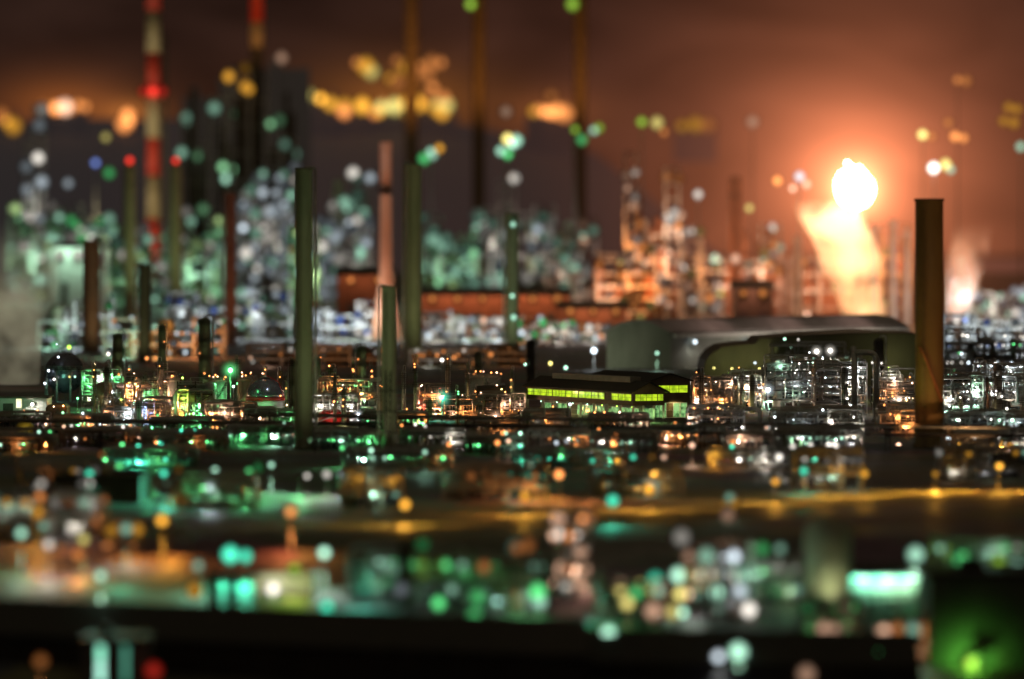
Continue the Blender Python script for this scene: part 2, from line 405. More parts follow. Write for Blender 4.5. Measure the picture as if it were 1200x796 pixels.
def far_unit(label, px0, px1, y, top, n, pal, val, seed, lr=None, floors=6, depth=20, vessels=2, bay=14, spread=1.0, low=.08, vmat=None, group=None, name='lit_process_unit', wash=3, washp=14000):
    """a plant block some kilometres off: open steel tower, vessels and its lamps"""
    rr = random.Random(seed)
    t = thing(name, label, 'process unit', (px0+px1)/2, y, group)
    w = M(px1-px0, y)/2; h = H(top, y); lr = lr or M(1.5, y)*1.15
    nb = max(1, round(2*w/bay)); xs = [-w+2*w*i/nb for i in range(nb+1)]
    hs = [h*rr.uniform(.55, 1) for _ in range(nb)]; hs[rr.randrange(nb)] = h
    m = MB(); fh = h/floors
    for i, x in enumerate(xs):
        zt = max(hs[max(0, i-1)], hs[min(i, nb-1)])
        for yy in (0, depth): m.beam((x, yy, 0), (x, yy, zt), 1.0)
        m.beam((x, 0, zt-.5), (x, depth, zt-.5), .9)
    for i in range(nb):
        z = fh
        while z < hs[i]+.1:
            for yy in (0, depth): m.beam((xs[i], yy, z-.5), (xs[i+1], yy, z-.5), .9)
            z += fh
        for yy in (0, depth): m.beam((xs[i], yy, hs[i]-.6), (xs[i+1], yy, hs[i]-.6), .9)
    obj('frame', m, steel, t)
    for k in range(vessels):
        x = rr.uniform(-w, w); r = rr.uniform(2, 4.5); hh = h*rr.uniform(.5, .98)
        m = MB(); m.lathe([(r, 0), (r, hh-r*.5), (r*.7, hh-r*.15), (.05, hh)], 16, (x, rr.uniform(4, depth-4))); obj('vessel', m, vmat or rr.choice((pipe_metal, white_paint, olive_paint)), t)
    for k in range(wash):  # bare lights added in front to wash the vessels with glow
        x = -w+2*w*(k+.5)/wash; light(t, (x, -16, hs[min(nb-1, int(nb*(k+.5)/wash))]*rr.uniform(.35, .6)), pal[0] if k else pal[1], washp*rr.uniform(.5, 1.5), rad=1)
    for k in range(n):
        i = rr.randrange(nb); x = rr.uniform(xs[i], xs[i+1]); z = hs[i]*(low+(1-low)*rr.random()**spread)
        lamp(t, (x, rr.choice((-1.2, -1.2, depth*.5)), z), rr.choice(pal), lampL(y, lr, val*rr.choice((.12, .2, .3, .45, .6, 1.1))), lr*rr.choice((.8, 1, 1.25)))
    return t

# ------------------------------------------------------------------ ground, hills
m = MB(); rows = [200, 500, 690, 700, 715, 730, 745, 767, 790, 850, 1000, 1200, 1600, 2200, 3000, 5000, 9000, 16000, 30000]
vs = []; fs = []
for yy in rows:
    for xx in (-9000, -2000, -300, 0, 300, 2000, 9000): vs.append((xx, yy, gz(yy)))
for i in range(len(rows)-1):
    for j in range(6): fs.append((i*7+j, i*7+j+1, (i+1)*7+j+1, (i+1)*7+j))
m.add(vs, fs); struct('ground', m, ground_mat())

def hill_mat():
    m = bpy.data.materials.new('hill_haze_glow'); m.use_nodes = True
    nt = m.node_tree; b = nt.nodes['Principled BSDF']; N = nt.nodes.new; L = nt.links.new
    tc = N('ShaderNodeTexCoord'); n = N('ShaderNodeTexNoise'); n.inputs['Scale'].default_value = .004; n.inputs['Detail'].default_value = 6
    L(tc.outputs['Object'], n.inputs['Vector'])
    r = N('ShaderNodeValToRGB'); r.color_ramp.elements[0].color = (.02, .022, .02, 1); r.color_ramp.elements[1].color = (.07, .07, .06, 1); L(n.outputs['Fac'], r.inputs[0])
    L(r.outputs[0], b.inputs['Base Color']); b.inputs['Roughness'].default_value = .95
    # lit night haze put in as glow of the hill surface, warmer toward the flare
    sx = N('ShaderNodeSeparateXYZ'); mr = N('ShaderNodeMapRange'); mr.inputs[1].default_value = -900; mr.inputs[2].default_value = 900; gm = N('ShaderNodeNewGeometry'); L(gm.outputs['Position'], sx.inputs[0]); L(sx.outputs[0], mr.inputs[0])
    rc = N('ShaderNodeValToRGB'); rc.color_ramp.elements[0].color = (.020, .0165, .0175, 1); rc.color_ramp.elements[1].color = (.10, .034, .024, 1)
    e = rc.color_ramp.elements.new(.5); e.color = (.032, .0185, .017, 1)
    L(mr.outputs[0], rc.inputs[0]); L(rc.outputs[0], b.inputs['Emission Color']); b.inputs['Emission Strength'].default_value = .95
    return m
def hills():
    y0, m, vs, fs, n = 9500, MB(), [], [], 220
    for i in range(n+1):
        px = -700+2600*i/n
        top = 141 if px < 520 else 141+(px-520)*.22
        if px > 700: top += (px-700)*.6
        top += 5*mnoise.noise((px*.012, 3, 0))+2.0*mnoise.noise((px*.06, 9, 0))
        hz = max(20, H(top, y0+500))
        vs += [(X(px, y0), y0-300, -5), (X(px, y0), y0+60, hz*.55), (X(px, y0+500), y0+500, hz), (X(px, y0+500), y0+1600, hz*.5)]
    for i in range(n):
        for k in range(3):
            a = i*4+k; fs.append((a, a+4, a+5, a+1))
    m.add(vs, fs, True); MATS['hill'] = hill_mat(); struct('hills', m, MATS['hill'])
hills()

# ------------------------------------------------------------------ the flare
FY = 2700.0
fx, fz = X(1003, FY), HC+(HY-222)*FY/F
t = thing('flare_stack', 'tall flare stack burning with the big white-hot orange flame', 'flare stack', 1003, FY)
m = MB(); m.lathe([(1.6, 0), (1.1, fz*.5), (.8, fz-9)], 12); m.lathe([(.8, fz-9.2), (1.6, fz-8.5), (1.6, fz-7), (1.0, fz-7.2)], 12); obj('riser', m, steel, t)
m = MB()
for a in range(3):
    c, s = math.cos(a*2.094+.5), math.sin(a*2.094+.5)
    m.beam((9*c, 9*s, 0), (2.0*c, 2.0*s, fz-14), .5)
for k in range(9):
    z = (fz-16)*(k+1)/10; q = 9-7*z/(fz-14)
    P = [(q*math.cos(a*2.094+.5), q*math.sin(a*2.094+.5), z) for a in range(3)]
    for a in range(3): m.beam(P[a], P[(a+1) % 3], .35)
obj('derrick', m, steel, t)
def flame_mesh(r, h):
    m = MB(); prof = [(.1, -r*1.0), (.45, -r*.9), (.78, -r*.63), (.97, -r*.25), (1, .1*r), (.92, .42*r), (.72, .75*r), (.42, .98*r), (.12, h-r*.25), (.02, h)]
    m.lathe([(a*r, z) for a, z in prof], 36)
    out = []
    for x, y, z in m.v:
        q = 1+.16*mnoise.noise((x*.17, y*.17, z*.17))+.10*mnoise.noise((x*.5, y*.5, z*.5))
        up = max(0, z)/h
        out.append((x*q-.35*z*up, y*q, z*(1+.5*up*mnoise.noise((x*.35, y*.35, 4)))))
    m.v = out
    return m
def flame_mat(name, c, s):
    mm = bpy.data.materials.new(name); mm.use_nodes = True; nt = mm.node_tree; nt.nodes.clear()
    e = nt.nodes.new('ShaderNodeEmission'); o = nt.nodes.new('ShaderNodeOutputMaterial'); n = nt.nodes.new('ShaderNodeTexNoise'); n.inputs['Scale'].default_value = .25
    r = nt.nodes.new('ShaderNodeValToRGB'); r.color_ramp.elements[0].color = (*[k*.8 for k in c], 1); r.color_ramp.elements[1].color = (1, .85, .6, 1)
    nt.links.new(n.outputs['Fac'], r.inputs[0]); nt.links.new(r.outputs[0], e.inputs[0]); e.inputs[1].default_value = s; nt.links.new(e.outputs[0], o.inputs[0])
    return mm
obj('flame', flame_mesh(10, 14), flame_mat('burning_gas', (1, .5, .18), 60), t, (0, 0, fz))

# ------------------------------------------------------------------ haze round the flare, its lit look put in as emission
def haze():
    Rh = 190.0; m = MB(); m.lathe([(max(.05, Rh*math.sin(a)), -Rh*math.cos(a)) for a in [PI*k/16 for k in range(17)]], 32)
    mm = bpy.data.materials.new('flare_haze_glow'); mm.use_nodes = True; nt = mm.node_tree; nt.nodes.clear(); N = nt.nodes.new; L = nt.links.new
    tc = N('ShaderNodeTexCoord'); ln = N('ShaderNodeVectorMath'); ln.operation = 'LENGTH'; L(tc.outputs['Object'], ln.inputs[0])
    def mth(op, a, b=None):
        n = N('ShaderNodeMath'); n.operation = op
        for i, v in enumerate((a, b)):
            if v is None: continue
            if isinstance(v, (int, float)): n.inputs[i].default_value = v
            else: L(v, n.inputs[i])
        return n.outputs[0]
    q = mth('POWER', mth('DIVIDE', ln.outputs['Value'], 36.0), 2)
    edge = mth('MAXIMUM', mth('SUBTRACT', 1, mth('POWER', mth('DIVIDE', ln.outputs['Value'], Rh), 2)), 0)
    core = mth('DIVIDE', .03, mth('ADD', mth('POWER', mth('DIVIDE', ln.outputs['Value'], 11.0), 3), 1))
    e = mth('MULTIPLY', mth('ADD', core, mth('DIVIDE', .0046, mth('ADD', q, 1))), mth('POWER', edge, 1.6))
    v = N('ShaderNodeVolumePrincipled'); v.inputs['Density'].default_value = 0; v.inputs['Emission Color'].default_value = (1, .30, .13, 1); L(e, v.inputs['Emission Strength'])
    o = N('ShaderNodeOutputMaterial'); L(v.outputs[0], o.inputs['Volume']); mm.cycles.volume_step_rate = 1.5
    o = struct('haze', m, mm); o.location = (fx, FY, fz)
haze()

# ------------------------------------------------------------------ steam
def steam(name, label, path, mat, seed):
    """one lumpy column of steam round a path of (x, y, z, radius)"""
    m = MB(); n = 28; k = len(path); vs = []; fs = []
    for i, (x, y, z, r) in enumerate(path):
        for j in range(n):
            a = 2*PI*j/n; q = r*(1+.28*mnoise.noise((math.cos(a)*1.3, math.sin(a)*1.3, z*.06+seed)))
            vs.append((x+q*math.cos(a), y+q*math.sin(a), z))
    for i in range(k-1):
        for j in range(n): fs.append((i*n+j, i*n+(j+1) % n, (i+1)*n+(j+1) % n, (i+1)*n+j))
    m.add(vs, fs, True); m.f += [tuple(range(n-1, -1, -1)), tuple((k-1)*n+j for j in range(n))]; m.sm += [True, True]
    o = obj(name, m, mat); tag(o, label, 'steam')
    return o
def steam_mat(name, dens, colr, emit, scale, soft):
    mm = bpy.data.materials.new(name); mm.use_nodes = True; nt = mm.node_tree; nt.nodes.clear(); N = nt.nodes.new; L = nt.links.new
    o = N('ShaderNodeOutputMaterial'); tc = N('ShaderNodeTexCoord'); n = N('ShaderNodeTexNoise'); n.inputs['Scale'].default_value = scale; n.inputs['Detail'].default_value = 4
    L(tc.outputs['Object'], n.inputs['Vector'])
    mr = N('ShaderNodeMapRange'); mr.inputs[1].default_value = .36; mr.inputs[2].default_value = .72; mr.inputs[3].default_value = dens*.06; mr.inputs[4].default_value = dens*2.2
    L(n.outputs['Fac'], mr.inputs[0])
    # thins out upward (generated z) 
    sx = N('ShaderNodeSeparateXYZ'); L(tc.outputs['Generated'], sx.inputs[0])
    up = N('ShaderNodeMapRange'); up.inputs[1].default_value = soft[0]; up.inputs[2].default_value = soft[1]; up.inputs[3].default_value = 1; up.inputs[4].default_value = 0
    up.interpolation_type = 'SMOOTHSTEP'
    L(sx.outputs[2], up.inputs[0])
    mu = N('ShaderNodeMath'); mu.operation = 'MULTIPLY'; L(mr.outputs[0], mu.inputs[0]); L(up.outputs[0], mu.inputs[1])
    v = N('ShaderNodeVolumePrincipled'); v.inputs['Color'].default_value = (*colr, 1); v.inputs['Anisotropy'].default_value = .2
    L(mu.outputs[0], v.inputs['Density'])
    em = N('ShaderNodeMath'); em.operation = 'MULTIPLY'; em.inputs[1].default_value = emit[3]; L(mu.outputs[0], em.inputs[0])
    L(em.outputs[0], v.inputs['Emission Strength']); v.inputs['Emission Color'].default_value = (*emit[:3], 1)  # part of the lit look put in as the steam's own glow
    L(v.outputs[0], o.inputs['Volume'])
    mm.cycles.volume_step_rate = 2.0
    return mm
SY = FY-24
path = []
for i in range(15):
    u = i/14; row = 392-160*u; px = 1020-50*u; r = M(20+33*u*(1.2-u*.55), SY)
    path.append((X(px, SY), SY, HC+(HY-row)*SY/F, r))
steam('steam_plume', 'orange-lit steam plume rising to the left under the flame', path, steam_mat('flare_lit_glowing_steam', .036, (.95, .9, .85), (1, .56, .24, 1.75), .06, (.82, 1.0)), 2)
path = []
for i in range(9):
    u = i/8; row = 372-115*u; px = 1122+18*u; r = M(14+26*u*(1-u*.55), SY)
    path.append((X(px, SY+200), SY+200, HC+(HY-row)*(SY+200)/F, r))
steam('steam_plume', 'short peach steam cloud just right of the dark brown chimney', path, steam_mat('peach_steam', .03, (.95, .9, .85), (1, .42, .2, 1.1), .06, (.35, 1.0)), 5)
path = []
SL = 1640
for i in range(12):
    u = i/11; row = 470-215*u; px = 12+14*u; r = M(26+34*u*(1.1-u*.4), SL)
    path.append((X(px, SL), SL, max(1, HC+(HY-row)*SL/F), r))
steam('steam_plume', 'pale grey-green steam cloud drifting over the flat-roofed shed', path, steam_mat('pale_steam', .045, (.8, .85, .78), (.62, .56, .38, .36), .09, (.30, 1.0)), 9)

# ------------------------------------------------------------------ the building with the yellow-green window band
def facade_strip(parent, A, B, z0, z1, out, bays, gap=None, pane=None, fmat=None, pm='pane'):
    """a band of glazing from A to B (local xy): frame with mullions as one part, each bay's glass a sub-part"""
    A = Vector((*A, 0)); B = Vector((*B, 0)); d = (B-A); n = Vector((d.y, -d.x, 0)).normalized()*out
    fr = MB()
    def q(u, z, o): p = A+d*u+n*o; return (p.x, p.y, z)
    L = d.length
    fr.beam(q(0, z0, .06), q(1, z0, .06), .16); fr.beam(q(0, z1, .06), q(1, z1, .06), .16); fr.beam(q(0, (z0+z1)/2, .06), q(1, (z0+z1)/2, .06), .07)
    for i in range(bays+1): fr.beam(q(i/bays, z0, .06), q(i/bays, z1, .06), .22 if i % 4 == 0 else .12)
    f = obj('window', fr, fmat or dark_steel, parent)
    for i in range(bays):
        if gap and i in gap: continue
        u0, u1 = i/bays+.04/L, (i+1)/bays-.04/L
        g = MB(); g.add([q(u0, z0, .02), q(u1, z0, .02), q(u1, z1, .02), q(u0, z1, .02)], [(0, 1, 2, 3)])
        obj(pm, g, pane, f)
    return f

def main_building():
    yl, yr = 1372.0, 1312.0
    Lp = Vector((X(617, yl), yl, 0)); C = Vector((X(742, yr), yr, 0))
    e = (Lp-C); ln = e.length; e.normalize(); g = Vector((-e.y, e.x, 0))
    if g.x < 0: g = -g
    # far end of the gable at photo column 779
    tt = 0
    while (C.x+g.x*tt)/(C.y+g.y*tt)*F+600 < 779: tt += .05
    gw = tt
    t = thing('control_building', 'long dark hall with a glowing yellow-green window band on white columns', 'building', loc=(C.x, C.y, 0))
    P = lambda a, b, z: tuple(e*a+g*b+Vector((0, 0, z)))     # a along the long side (away), b along the gable
    EH, RH, LB = 8.0, 10.3, 4.4
    w = MB()
    w.hexa([P(0, 0, LB), P(0, gw, LB), P(ln, gw, LB), P(ln, 0, LB)], [P(0, 0, EH), P(0, gw, EH), P(ln, gw, EH), P(ln, 0, EH)])
    w.add([P(0, 0, EH), P(0, gw, EH), P(0, gw/2, RH), P(ln, 0, EH), P(ln, gw, EH), P(ln, gw/2, RH)], [(0, 1, 2), (4, 3, 5)])
    obj('upper_wall', w, wall_brown, t)
    r = MB()
    for s0, s1, in ((-.9, gw/2), (gw+.9, gw/2)):
        z0 = EH-.35
        r.hexa([P(-1, s0, z0), P(-1, s1, RH+.05), P(ln+1, s1, RH+.05), P(ln+1, s0, z0)], [P(-1, s0, z0+.28), P(-1, s1, RH+.33), P(ln+1, s1, RH+.33), P(ln+1, s0, z0+.28)])
    ro = obj('roof', r, roof_dark, t)
    mo = MB(); mo.hexa([P(8, gw/2-1.5, RH-.2), P(8, gw/2+1.5, RH-.2), P(ln-10, gw/2+1.5, RH-.2), P(ln-10, gw/2-1.5, RH-.2)], [P(8, gw/2-1.5, RH+1.3), P(8, gw/2+1.5, RH+1.3), P(ln-10, gw/2+1.5, RH+1.3), P(ln-10, gw/2-1.5, RH+1.3)])
    obj('roof_monitor', mo, roof_mid, ro)
    facade_strip(t, P(ln-.8, 0, 0)[:2], P(.8, 0, 0)[:2], 5.55, 7.35, 1, 16, gap=(12,), pane=yellow_pane)
    facade_strip(t, P(0, .5, 0)[:2], P(0, gw-.5, 0)[:2], 5.55, 7.35, 1, 5, pane=yellow_pane)
    for a in (0.35, 8, 16, 24, 32, 40, 48, 56, ln-.4):
        c = MB(); x, y, _ = P(a, .2, 0); c.box(x-.3, x+.3, y-.3, y+.3, 0, LB); obj('pillar', c, white_paint, t)
    for b in (gw*.33, gw*.66, gw-.3):
        c = MB(); x, y, _ = P(.2, b, 0); c.box(x-.28, x+.28, y-.28, y+.28, 0, LB); obj('pillar', c, white_paint, t)
    b = MB(); b.hexa([P(2.4, 3.6, 0), P(2.4, gw-1.5, 0), P(ln-1, gw-1.5, 0), P(ln-1, 3.6, 0)], [P(2.4, 3.6, LB-.01), P(2.4, gw-1.5, LB-.01), P(ln-1, gw-1.5, LB-.01), P(ln-1, 3.6, LB-.01)])
    obj('ground_floor_wall', b, wall_clad, t)
    facade_strip(t, P(ln-4, 3.6, 0)[:2], P(4, 3.6, 0)[:2], .9, 3.6, 1, 14, gap=(1, 4, 9), pane=green_pane, fmat=white_paint)
    facade_strip(t, P(2.4, 3.9, 0)[:2], P(2.4, gw-1.8, 0)[:2], .6, 3.7, 1, 4, pane=green_pane, fmat=white_paint)
    for a in (4, 13, 22, 31, 40, 50, 60):
        x, y, z = P(a, 1.6, LB-.5); lamp(t, (x, y, z), 'lime' if a < 30 else 'mint', 5, .2)
        light(t, (x, y, z-.4), (.45, 1, .35), 420, (x, y-.5, 0), 165)
    x, y, _ = P(-2.5, gw*.5, 0); light(t, (x, y, LB), (.5, 1, .3), 900, (x, y, 0), 160)
    x, y, _ = P(ln*.4, -16, 0); light(t, (x, y, 7), (.9, .7, .3), 1500, P(ln*.4, 0, 5), 150); x, y, _ = P(-9, -7, 0); light(t, (x, y, 6), (.9, .75, .3), 700, P(0, 2, 6), 150)  # unseen warm lights added in front to brighten the cladding
    # taller wing behind, to the right
    o = C+e*12+g*(gw+1.5)
    t2 = thing('annex_building', 'taller dark wing with a short lit window strip behind the long hall', 'building', loc=(o.x, o.y, 0))
    wl, gw2, EH2 = 40, 0, 10.4
    while (o.x+g.x*gw2)/(o.y+g.y*gw2)*F+600 < 808: gw2 += .05
    w = MB(); w.hexa([P(0, 0, 0), P(0, gw2, 0), P(wl, gw2, 0), P(wl, 0, 0)], [P(0, 0, EH2), P(0, gw2, EH2), P(wl, gw2, EH2), P(wl, 0, EH2)])
    w.add([P(0, 0, EH2), P(0, gw2, EH2), P(0, gw2/2, EH2+1.6), P(wl, 0, EH2), P(wl, gw2, EH2), P(wl, gw2/2, EH2+1.6)], [(0, 1, 2), (4, 3, 5)])
    obj('wall', w, wall_brown, t2)
    r = MB()
    for s0, s1 in ((-.8, gw2/2), (gw2+.8, gw2/2)):
        z0 = EH2-.25
        r.hexa([P(-.9, s0, z0), P(-.9, s1, EH2+1.65), P(wl, s1, EH2+1.65), P(wl, s0, z0)], [P(-.9, s0, z0+.25), P(-.9, s1, EH2+1.9), P(wl, s1, EH2+1.9), P(wl, s0, z0+.25)])
    obj('roof', r, roof_dark, t2)
    facade_strip(t2, P(0, .5, 0)[:2], P(0, gw2-.5, 0)[:2], 7.2, 9.2, 1, 4, pane=yellow_pane)
    facade_strip(t2, P(0, .8, 0)[:2], P(0, gw2-.8, 0)[:2], .8, 4.6, 1, 5, pane=green_pane, fmat=white_paint, gap=(2,))
    x, y, z = P(-2, gw2*.6, 5.6); light(t2, (x, y, z), (1, .75, .3), 700, (x, y+1, 0), 150)
main_building()

# ------------------------------------------------------------------ big sheds behind
def big_shed(label, px0, px1, px2, y0, y1, eave, apex, name='warehouse'):
    """gable from px0 to px1 facing us, long side from px1 to px2"""
    A = Vector((X(px0, y0), y0, 0)); B = Vector((X(px1, y0+4), y0+4, 0)); Cc = Vector((X(px2, y1), y1, 0))
    t = thing(name, label, 'building', loc=tuple(A)); d = B-A; s = Cc-B
    he, ha = H(eave, y0), H(apex, y0)
    P = lambda u, v, z: tuple(d*u+s*v+Vector((0, 0, z)))
    w = MB(); w.hexa([P(0, 0, 0), P(1, 0, 0), P(1, 1, 0), P(0, 1, 0)], [P(0, 0, he), P(1, 0, he), P(1, 1, he), P(0, 1, he)])
    w.add([P(0, 0, he), P(1, 0, he), P(.75, 0, he+(ha-he)*.75), P(.5, 0, ha), P(.25, 0, he+(ha-he)*.75)], [(0, 1, 2, 3, 4)])
    for k in range(1, 14):                        # sheeting ribs
        x, y, _ = P(k/14, 0, 0); w.box(x-.06, x+.06, y-.14, y-.003, 0, he)
    obj('wall', w, wall_clad, t)
    r = MB(); zz = [(-.04, he-.5), (.25, he+(ha-he)*.75), (.5, ha), (.75, he+(ha-he)*.75), (1.04, he-.5)]
    for (u0, z0), (u1, z1) in zip(zz, zz[1:]):
        r.hexa([P(u0, -.012, z0), P(u1, -.012, z1), P(u1, 1, z1), P(u0, 1, z0)], [P(u0, -.012, z0+.5), P(u1, -.012, z1+.5), P(u1, 1, z1+.5), P(u0, 1, z0+.5)])
    obj('roof', r, surf('pale_roof_sheet', (.30, .26, .25), (.42, .37, .36), .55, 0, .15, .3), t)
    g = MB(); n = Vector((s.y, -s.x, 0)).normalized()*.9
    a0, a1 = Vector(P(1.05, 0, he-1.6)), Vector(P(1.05, 1, he-1.6)); g.beam(tuple(a0+n*.3), tuple(a1+n*.3), 1.3); obj('eave_gutter', g, white_paint, t)
    for v in (.3, .55, .8):                        # unseen lights added off the long side to brighten its wall
        q = Vector(P(1, v, 2))+n*26; light(t, tuple(q), (1, .85, .7), 14000, tuple(Vector(P(1, v, he*.7))), 150)
    for v in (.15, .45, .75):                      # unseen lights added high up to brighten the roof
        q = Vector(P(1.5, v, ha+12)); light(t, tuple(q), (1, .66, .55), 3600, tuple(Vector(P(.85, v, he))), 150)
    for v in (.08, .3, .55):
        q = Vector(P(1, v, he-4))+n*2; lamp(t, tuple(q), 'cool', lampL(y0, .6, .9), .6)
        light(t, tuple(q+n), (1, .93, .85), 2500, tuple(q+n-Vector((0, 0, 9))-n*2), 160)
    q = Vector(P(.3, -.05, 9)); light(t, (q.x, q.y-14, 3), (.85, .9, .6), 4200, (q.x, q.y, 10), 140)
    return t
big_shed('large pale grey shed with a rounded gable behind the yellow-windowed hall', 711, 786, 1062, 1900, 2060, 389, 376)

def shoulder_shed():
    y = 1660; t = thing('vaulted_shed', 'olive vaulted shed with a stepped rounded shoulder behind the pipework', 'building', 825, y)
    pts = [(824, 462), (824, 436), (827, 424), (834, 415), (845, 408), (866, 405), (884, 404), (890, 398), (940, 394), (1010, 391), (1074, 392), (1074, 462)]
    front = [(X(p, y)-X(825, y), 0, max(0, H(r, y))) for p, r in pts]; L = 60
    n = len(front)
    m = MB(); m.add(front+[(x, L, z) for x, _, z in front], [tuple(range(n-1, -1, -1)), tuple(range(n, 2*n))]+[(i, (i+1) % n, n+(i+1) % n, n+i) for i in range(n)]); obj('wall', m, wall_olive, t)
    m = MB(); vs = []
    for x, _, z in front: vs += [(x, -.6, z+.35), (x, L, z+.35)]
    m.add(vs, [(2*i, 2*i+2, 2*i+3, 2*i+1) for i in range(n-1)]); vs2 = [(x, y, z-.3) for x, y, z in vs]; m.add(vs2, [(2*i, 2*i+1, 2*i+3, 2*i+2) for i in range(n-1)])
    m.add([p for k in range(n) for p in (vs[2*k], vs2[2*k])], [(2*i, 2*i+1, 2*i+3, 2*i+2) for i in range(n-1)]); obj('roof', m, wall_brown, t)
    for px, row, c, v in ((853, 438, 'lime', 2.2), (857, 432, 'yellow', 1.6), (836, 431, 'yellow', .9), (889, 432, 'yellow', 1.4), (884, 425, 'cool', .9), (869, 440, 'lime', .8)):
        lamp(t, (X(px, y)-X(825, y), -5, H(row, y)), c, lampL(y, .35, v), .35, 'wall_lamp')
    for px in (850, 888, 940, 990, 1045):  # unseen lights added before the dark end wall to lift it
        light(t, (X(px, y)-X(825, y), -9, 9), (.9, .88, .42), 560, (X(px, y)-X(825, y), 0, 9), 160)
shoulder_shed()

# ------------------------------------------------------------------ great stacks
y = 4300; rows = [(-60, 13, red_band), (13, 62, cream_band), (62, 114, red_band), (114, 162, cream_band), (162, 206, red_band), (206, 256, cream_band), (256, 305, red_band)]
bands = [(H(b, y), H(a, y), mm) for a, b, mm in rows]+[(0, H(305, y), dark_shell)]
t = column('red and cream banded chimney, tallest of the left chimneys', 180, y, 17, -60, name='banded_chimney', cat='chimney', plats=0, ladder=False, pipe=False, bands=bands)
for z0, c in ((150, (1, .9, .6)), (60, (1, .85, .5)), (10, (1, .8, .5))): light(t, (-25, -130, z0), c, 2.4e5, (0, 0, z0+60), 100, 1.5, .8)
for dx in (-7.5, 0, 7.5): lamp(t, (dx, -8, H(108, y)), 'red', lampL(y, 1.2, .5 if dx == 0 else .12), 1.2, 'beacon')
obj('platform', ring_platform(6.2, H(108, y)-2, 2), dark_steel, t)
m = MB(); m.tube([(9.5, 1, 0), (9.5, 1, H(40, y))], 1.5, 10); obj('riser', m, dark_shell, t)
y = 5200; bands = [(H(26, y), H(-60, y), red_band), (H(56, y), H(26, y), cream_band), (0, H(56, y), dark_shell)]
t = column('slim far chimney with an orange-lit top', 301, y, 15, -60, name='chimney', cat='chimney', plats=0, ladder=False, pipe=False, bands=bands)
light(t, (0, -120, H(90, y)), (1, .45, .15), 3e5, (0, 0, H(20, y)), 50, 2, .8)
for px, wpx, top, yy, lab, fl in ((482, 16, -60, 4800, 'dim brown far chimney rising out of the amber glow', 3.0e5), (561, 15, -60, 5200, 'dim amber far chimney, first right of the glow', 2.2e5), (680, 15, -60, 5200, 'dim amber far chimney nearest the bright flare', 2.2e5)):
    t = column(lab, px, yy, wpx, top, brown_paint, name='chimney', cat='chimney', plats=0, ladder=False, pipe=False, domed=False)
    light(t, (10, -70, H(120, yy)), (1, .42, .08), fl*.42, (0, 0, H(70, yy)), 120, 2, .9)
    if px != 482: lamp(t, (-8, -14, H(6, yy)), 'lime', lampL(yy, 2, .22), 2, 'beacon')

column('orange-lit far chimney flared at its foot', 452, 2500, 14, 168, surf('orange_stack', (.40, .17, .09), (.52, .25, .14), .6, 0, .1, .3), name='chimney', cat='chimney', plats=1, ladder=False, pipe=False, domed=False, foot=2.6, flood=((1, .42, .2), 0.8e5, 90))
column('dark-topped olive chimney beside the domed tank', 356, 1140, 20, 200, olive_paint, name='chimney', cat='chimney', plats=0, pipe=True, domed=False, flood=((.80, .92, .50), 13000, 90), taper=.06)
column('thick olive chimney with a black ladder pole in front', 456, 1135, 18, 338, olive_paint, name='chimney', cat='chimney', plats=0, domed=False, flood=((.85, .88, .5), 3600, 90))
column('tall olive-green chimney right of the black ladder pole', 485, 2000, 18, 194, olive_paint, name='chimney', cat='chimney', plats=0, domed=False, flood=((.85, .88, .45), 28000, 90), taper=.05)
column('pale green chimney standing left of the yellow-windowed hall', 600, 2100, 15, 252, olive_paint, name='chimney', cat='chimney', plats=0, domed=False, flood=((.75, .9, .6), 21000, 90), lamps=3, pal=('mint',), val=.4)
column('reddish brown chimney behind the twin storage tanks', 270, 2350, 13, 228, rust_paint, name='chimney', cat='chimney', plats=0, domed=False, flood=((1, .5, .3), 20000, 90))
column('short dark brown chimney beside the dark round tank', 107, 2200, 20, 283, brown_paint, name='chimney', cat='chimney', plats=0, domed=False, flood=((1, .7, .4), 12000, 90))
column('dark column standing in line under the banded chimney', 170, 2000, 14, 312, dark_shell, name='chimney', cat='chimney', plats=0, domed=False, flood=((.8, .85, .4), 12000, 90))
column('dim olive column with red beacon lamp, left of the banded chimney', 152, 3200, 14, 192, olive_paint, name='beacon_column', cat='column', plats=0, ladder=False, pipe=False, top_lamp=('red', .42, 1.4), flood=((.7, .8, .4), 60000, 70))
column('dim olive column with red beacon lamp, right of the banded chimney', 206, 3200, 14, 192, olive_paint, name='beacon_column', cat='column', plats=0, ladder=False, pipe=False, top_lamp=('red', .42, 1.4), flood=((.7, .8, .4), 60000, 70))
y = 1150
t = column('broad dark brown chimney below right of the flare', 1089, y, 33, 236, surf('brown_chimney', (.12, .075, .03), (.22, .15, .06), .7, 0, .12, .25), name='chimney', cat='chimney', plats=0, domed=False, pipe=False, taper=.04)
m = MB(); m.bend([(-2.6, -3.6, H(405, y)), (-1.2, -4.0, H(420, y)), (2.6, -3.2, H(470, y))], .35); obj('slanting_pipe', m, rust_paint, t)
light(t, (-7, -22, 6), (1, .38, .10), 3200, (0, 0, 8), 120); light(t, (10, -40, 2), (1, .5, .2), 24000, (0, 0, 40), 90); light(t, (-9, -12, 14), (.6, .75, .12), 1800, (0, 0, 24), 120)  # unseen coloured lights added to brighten the shell

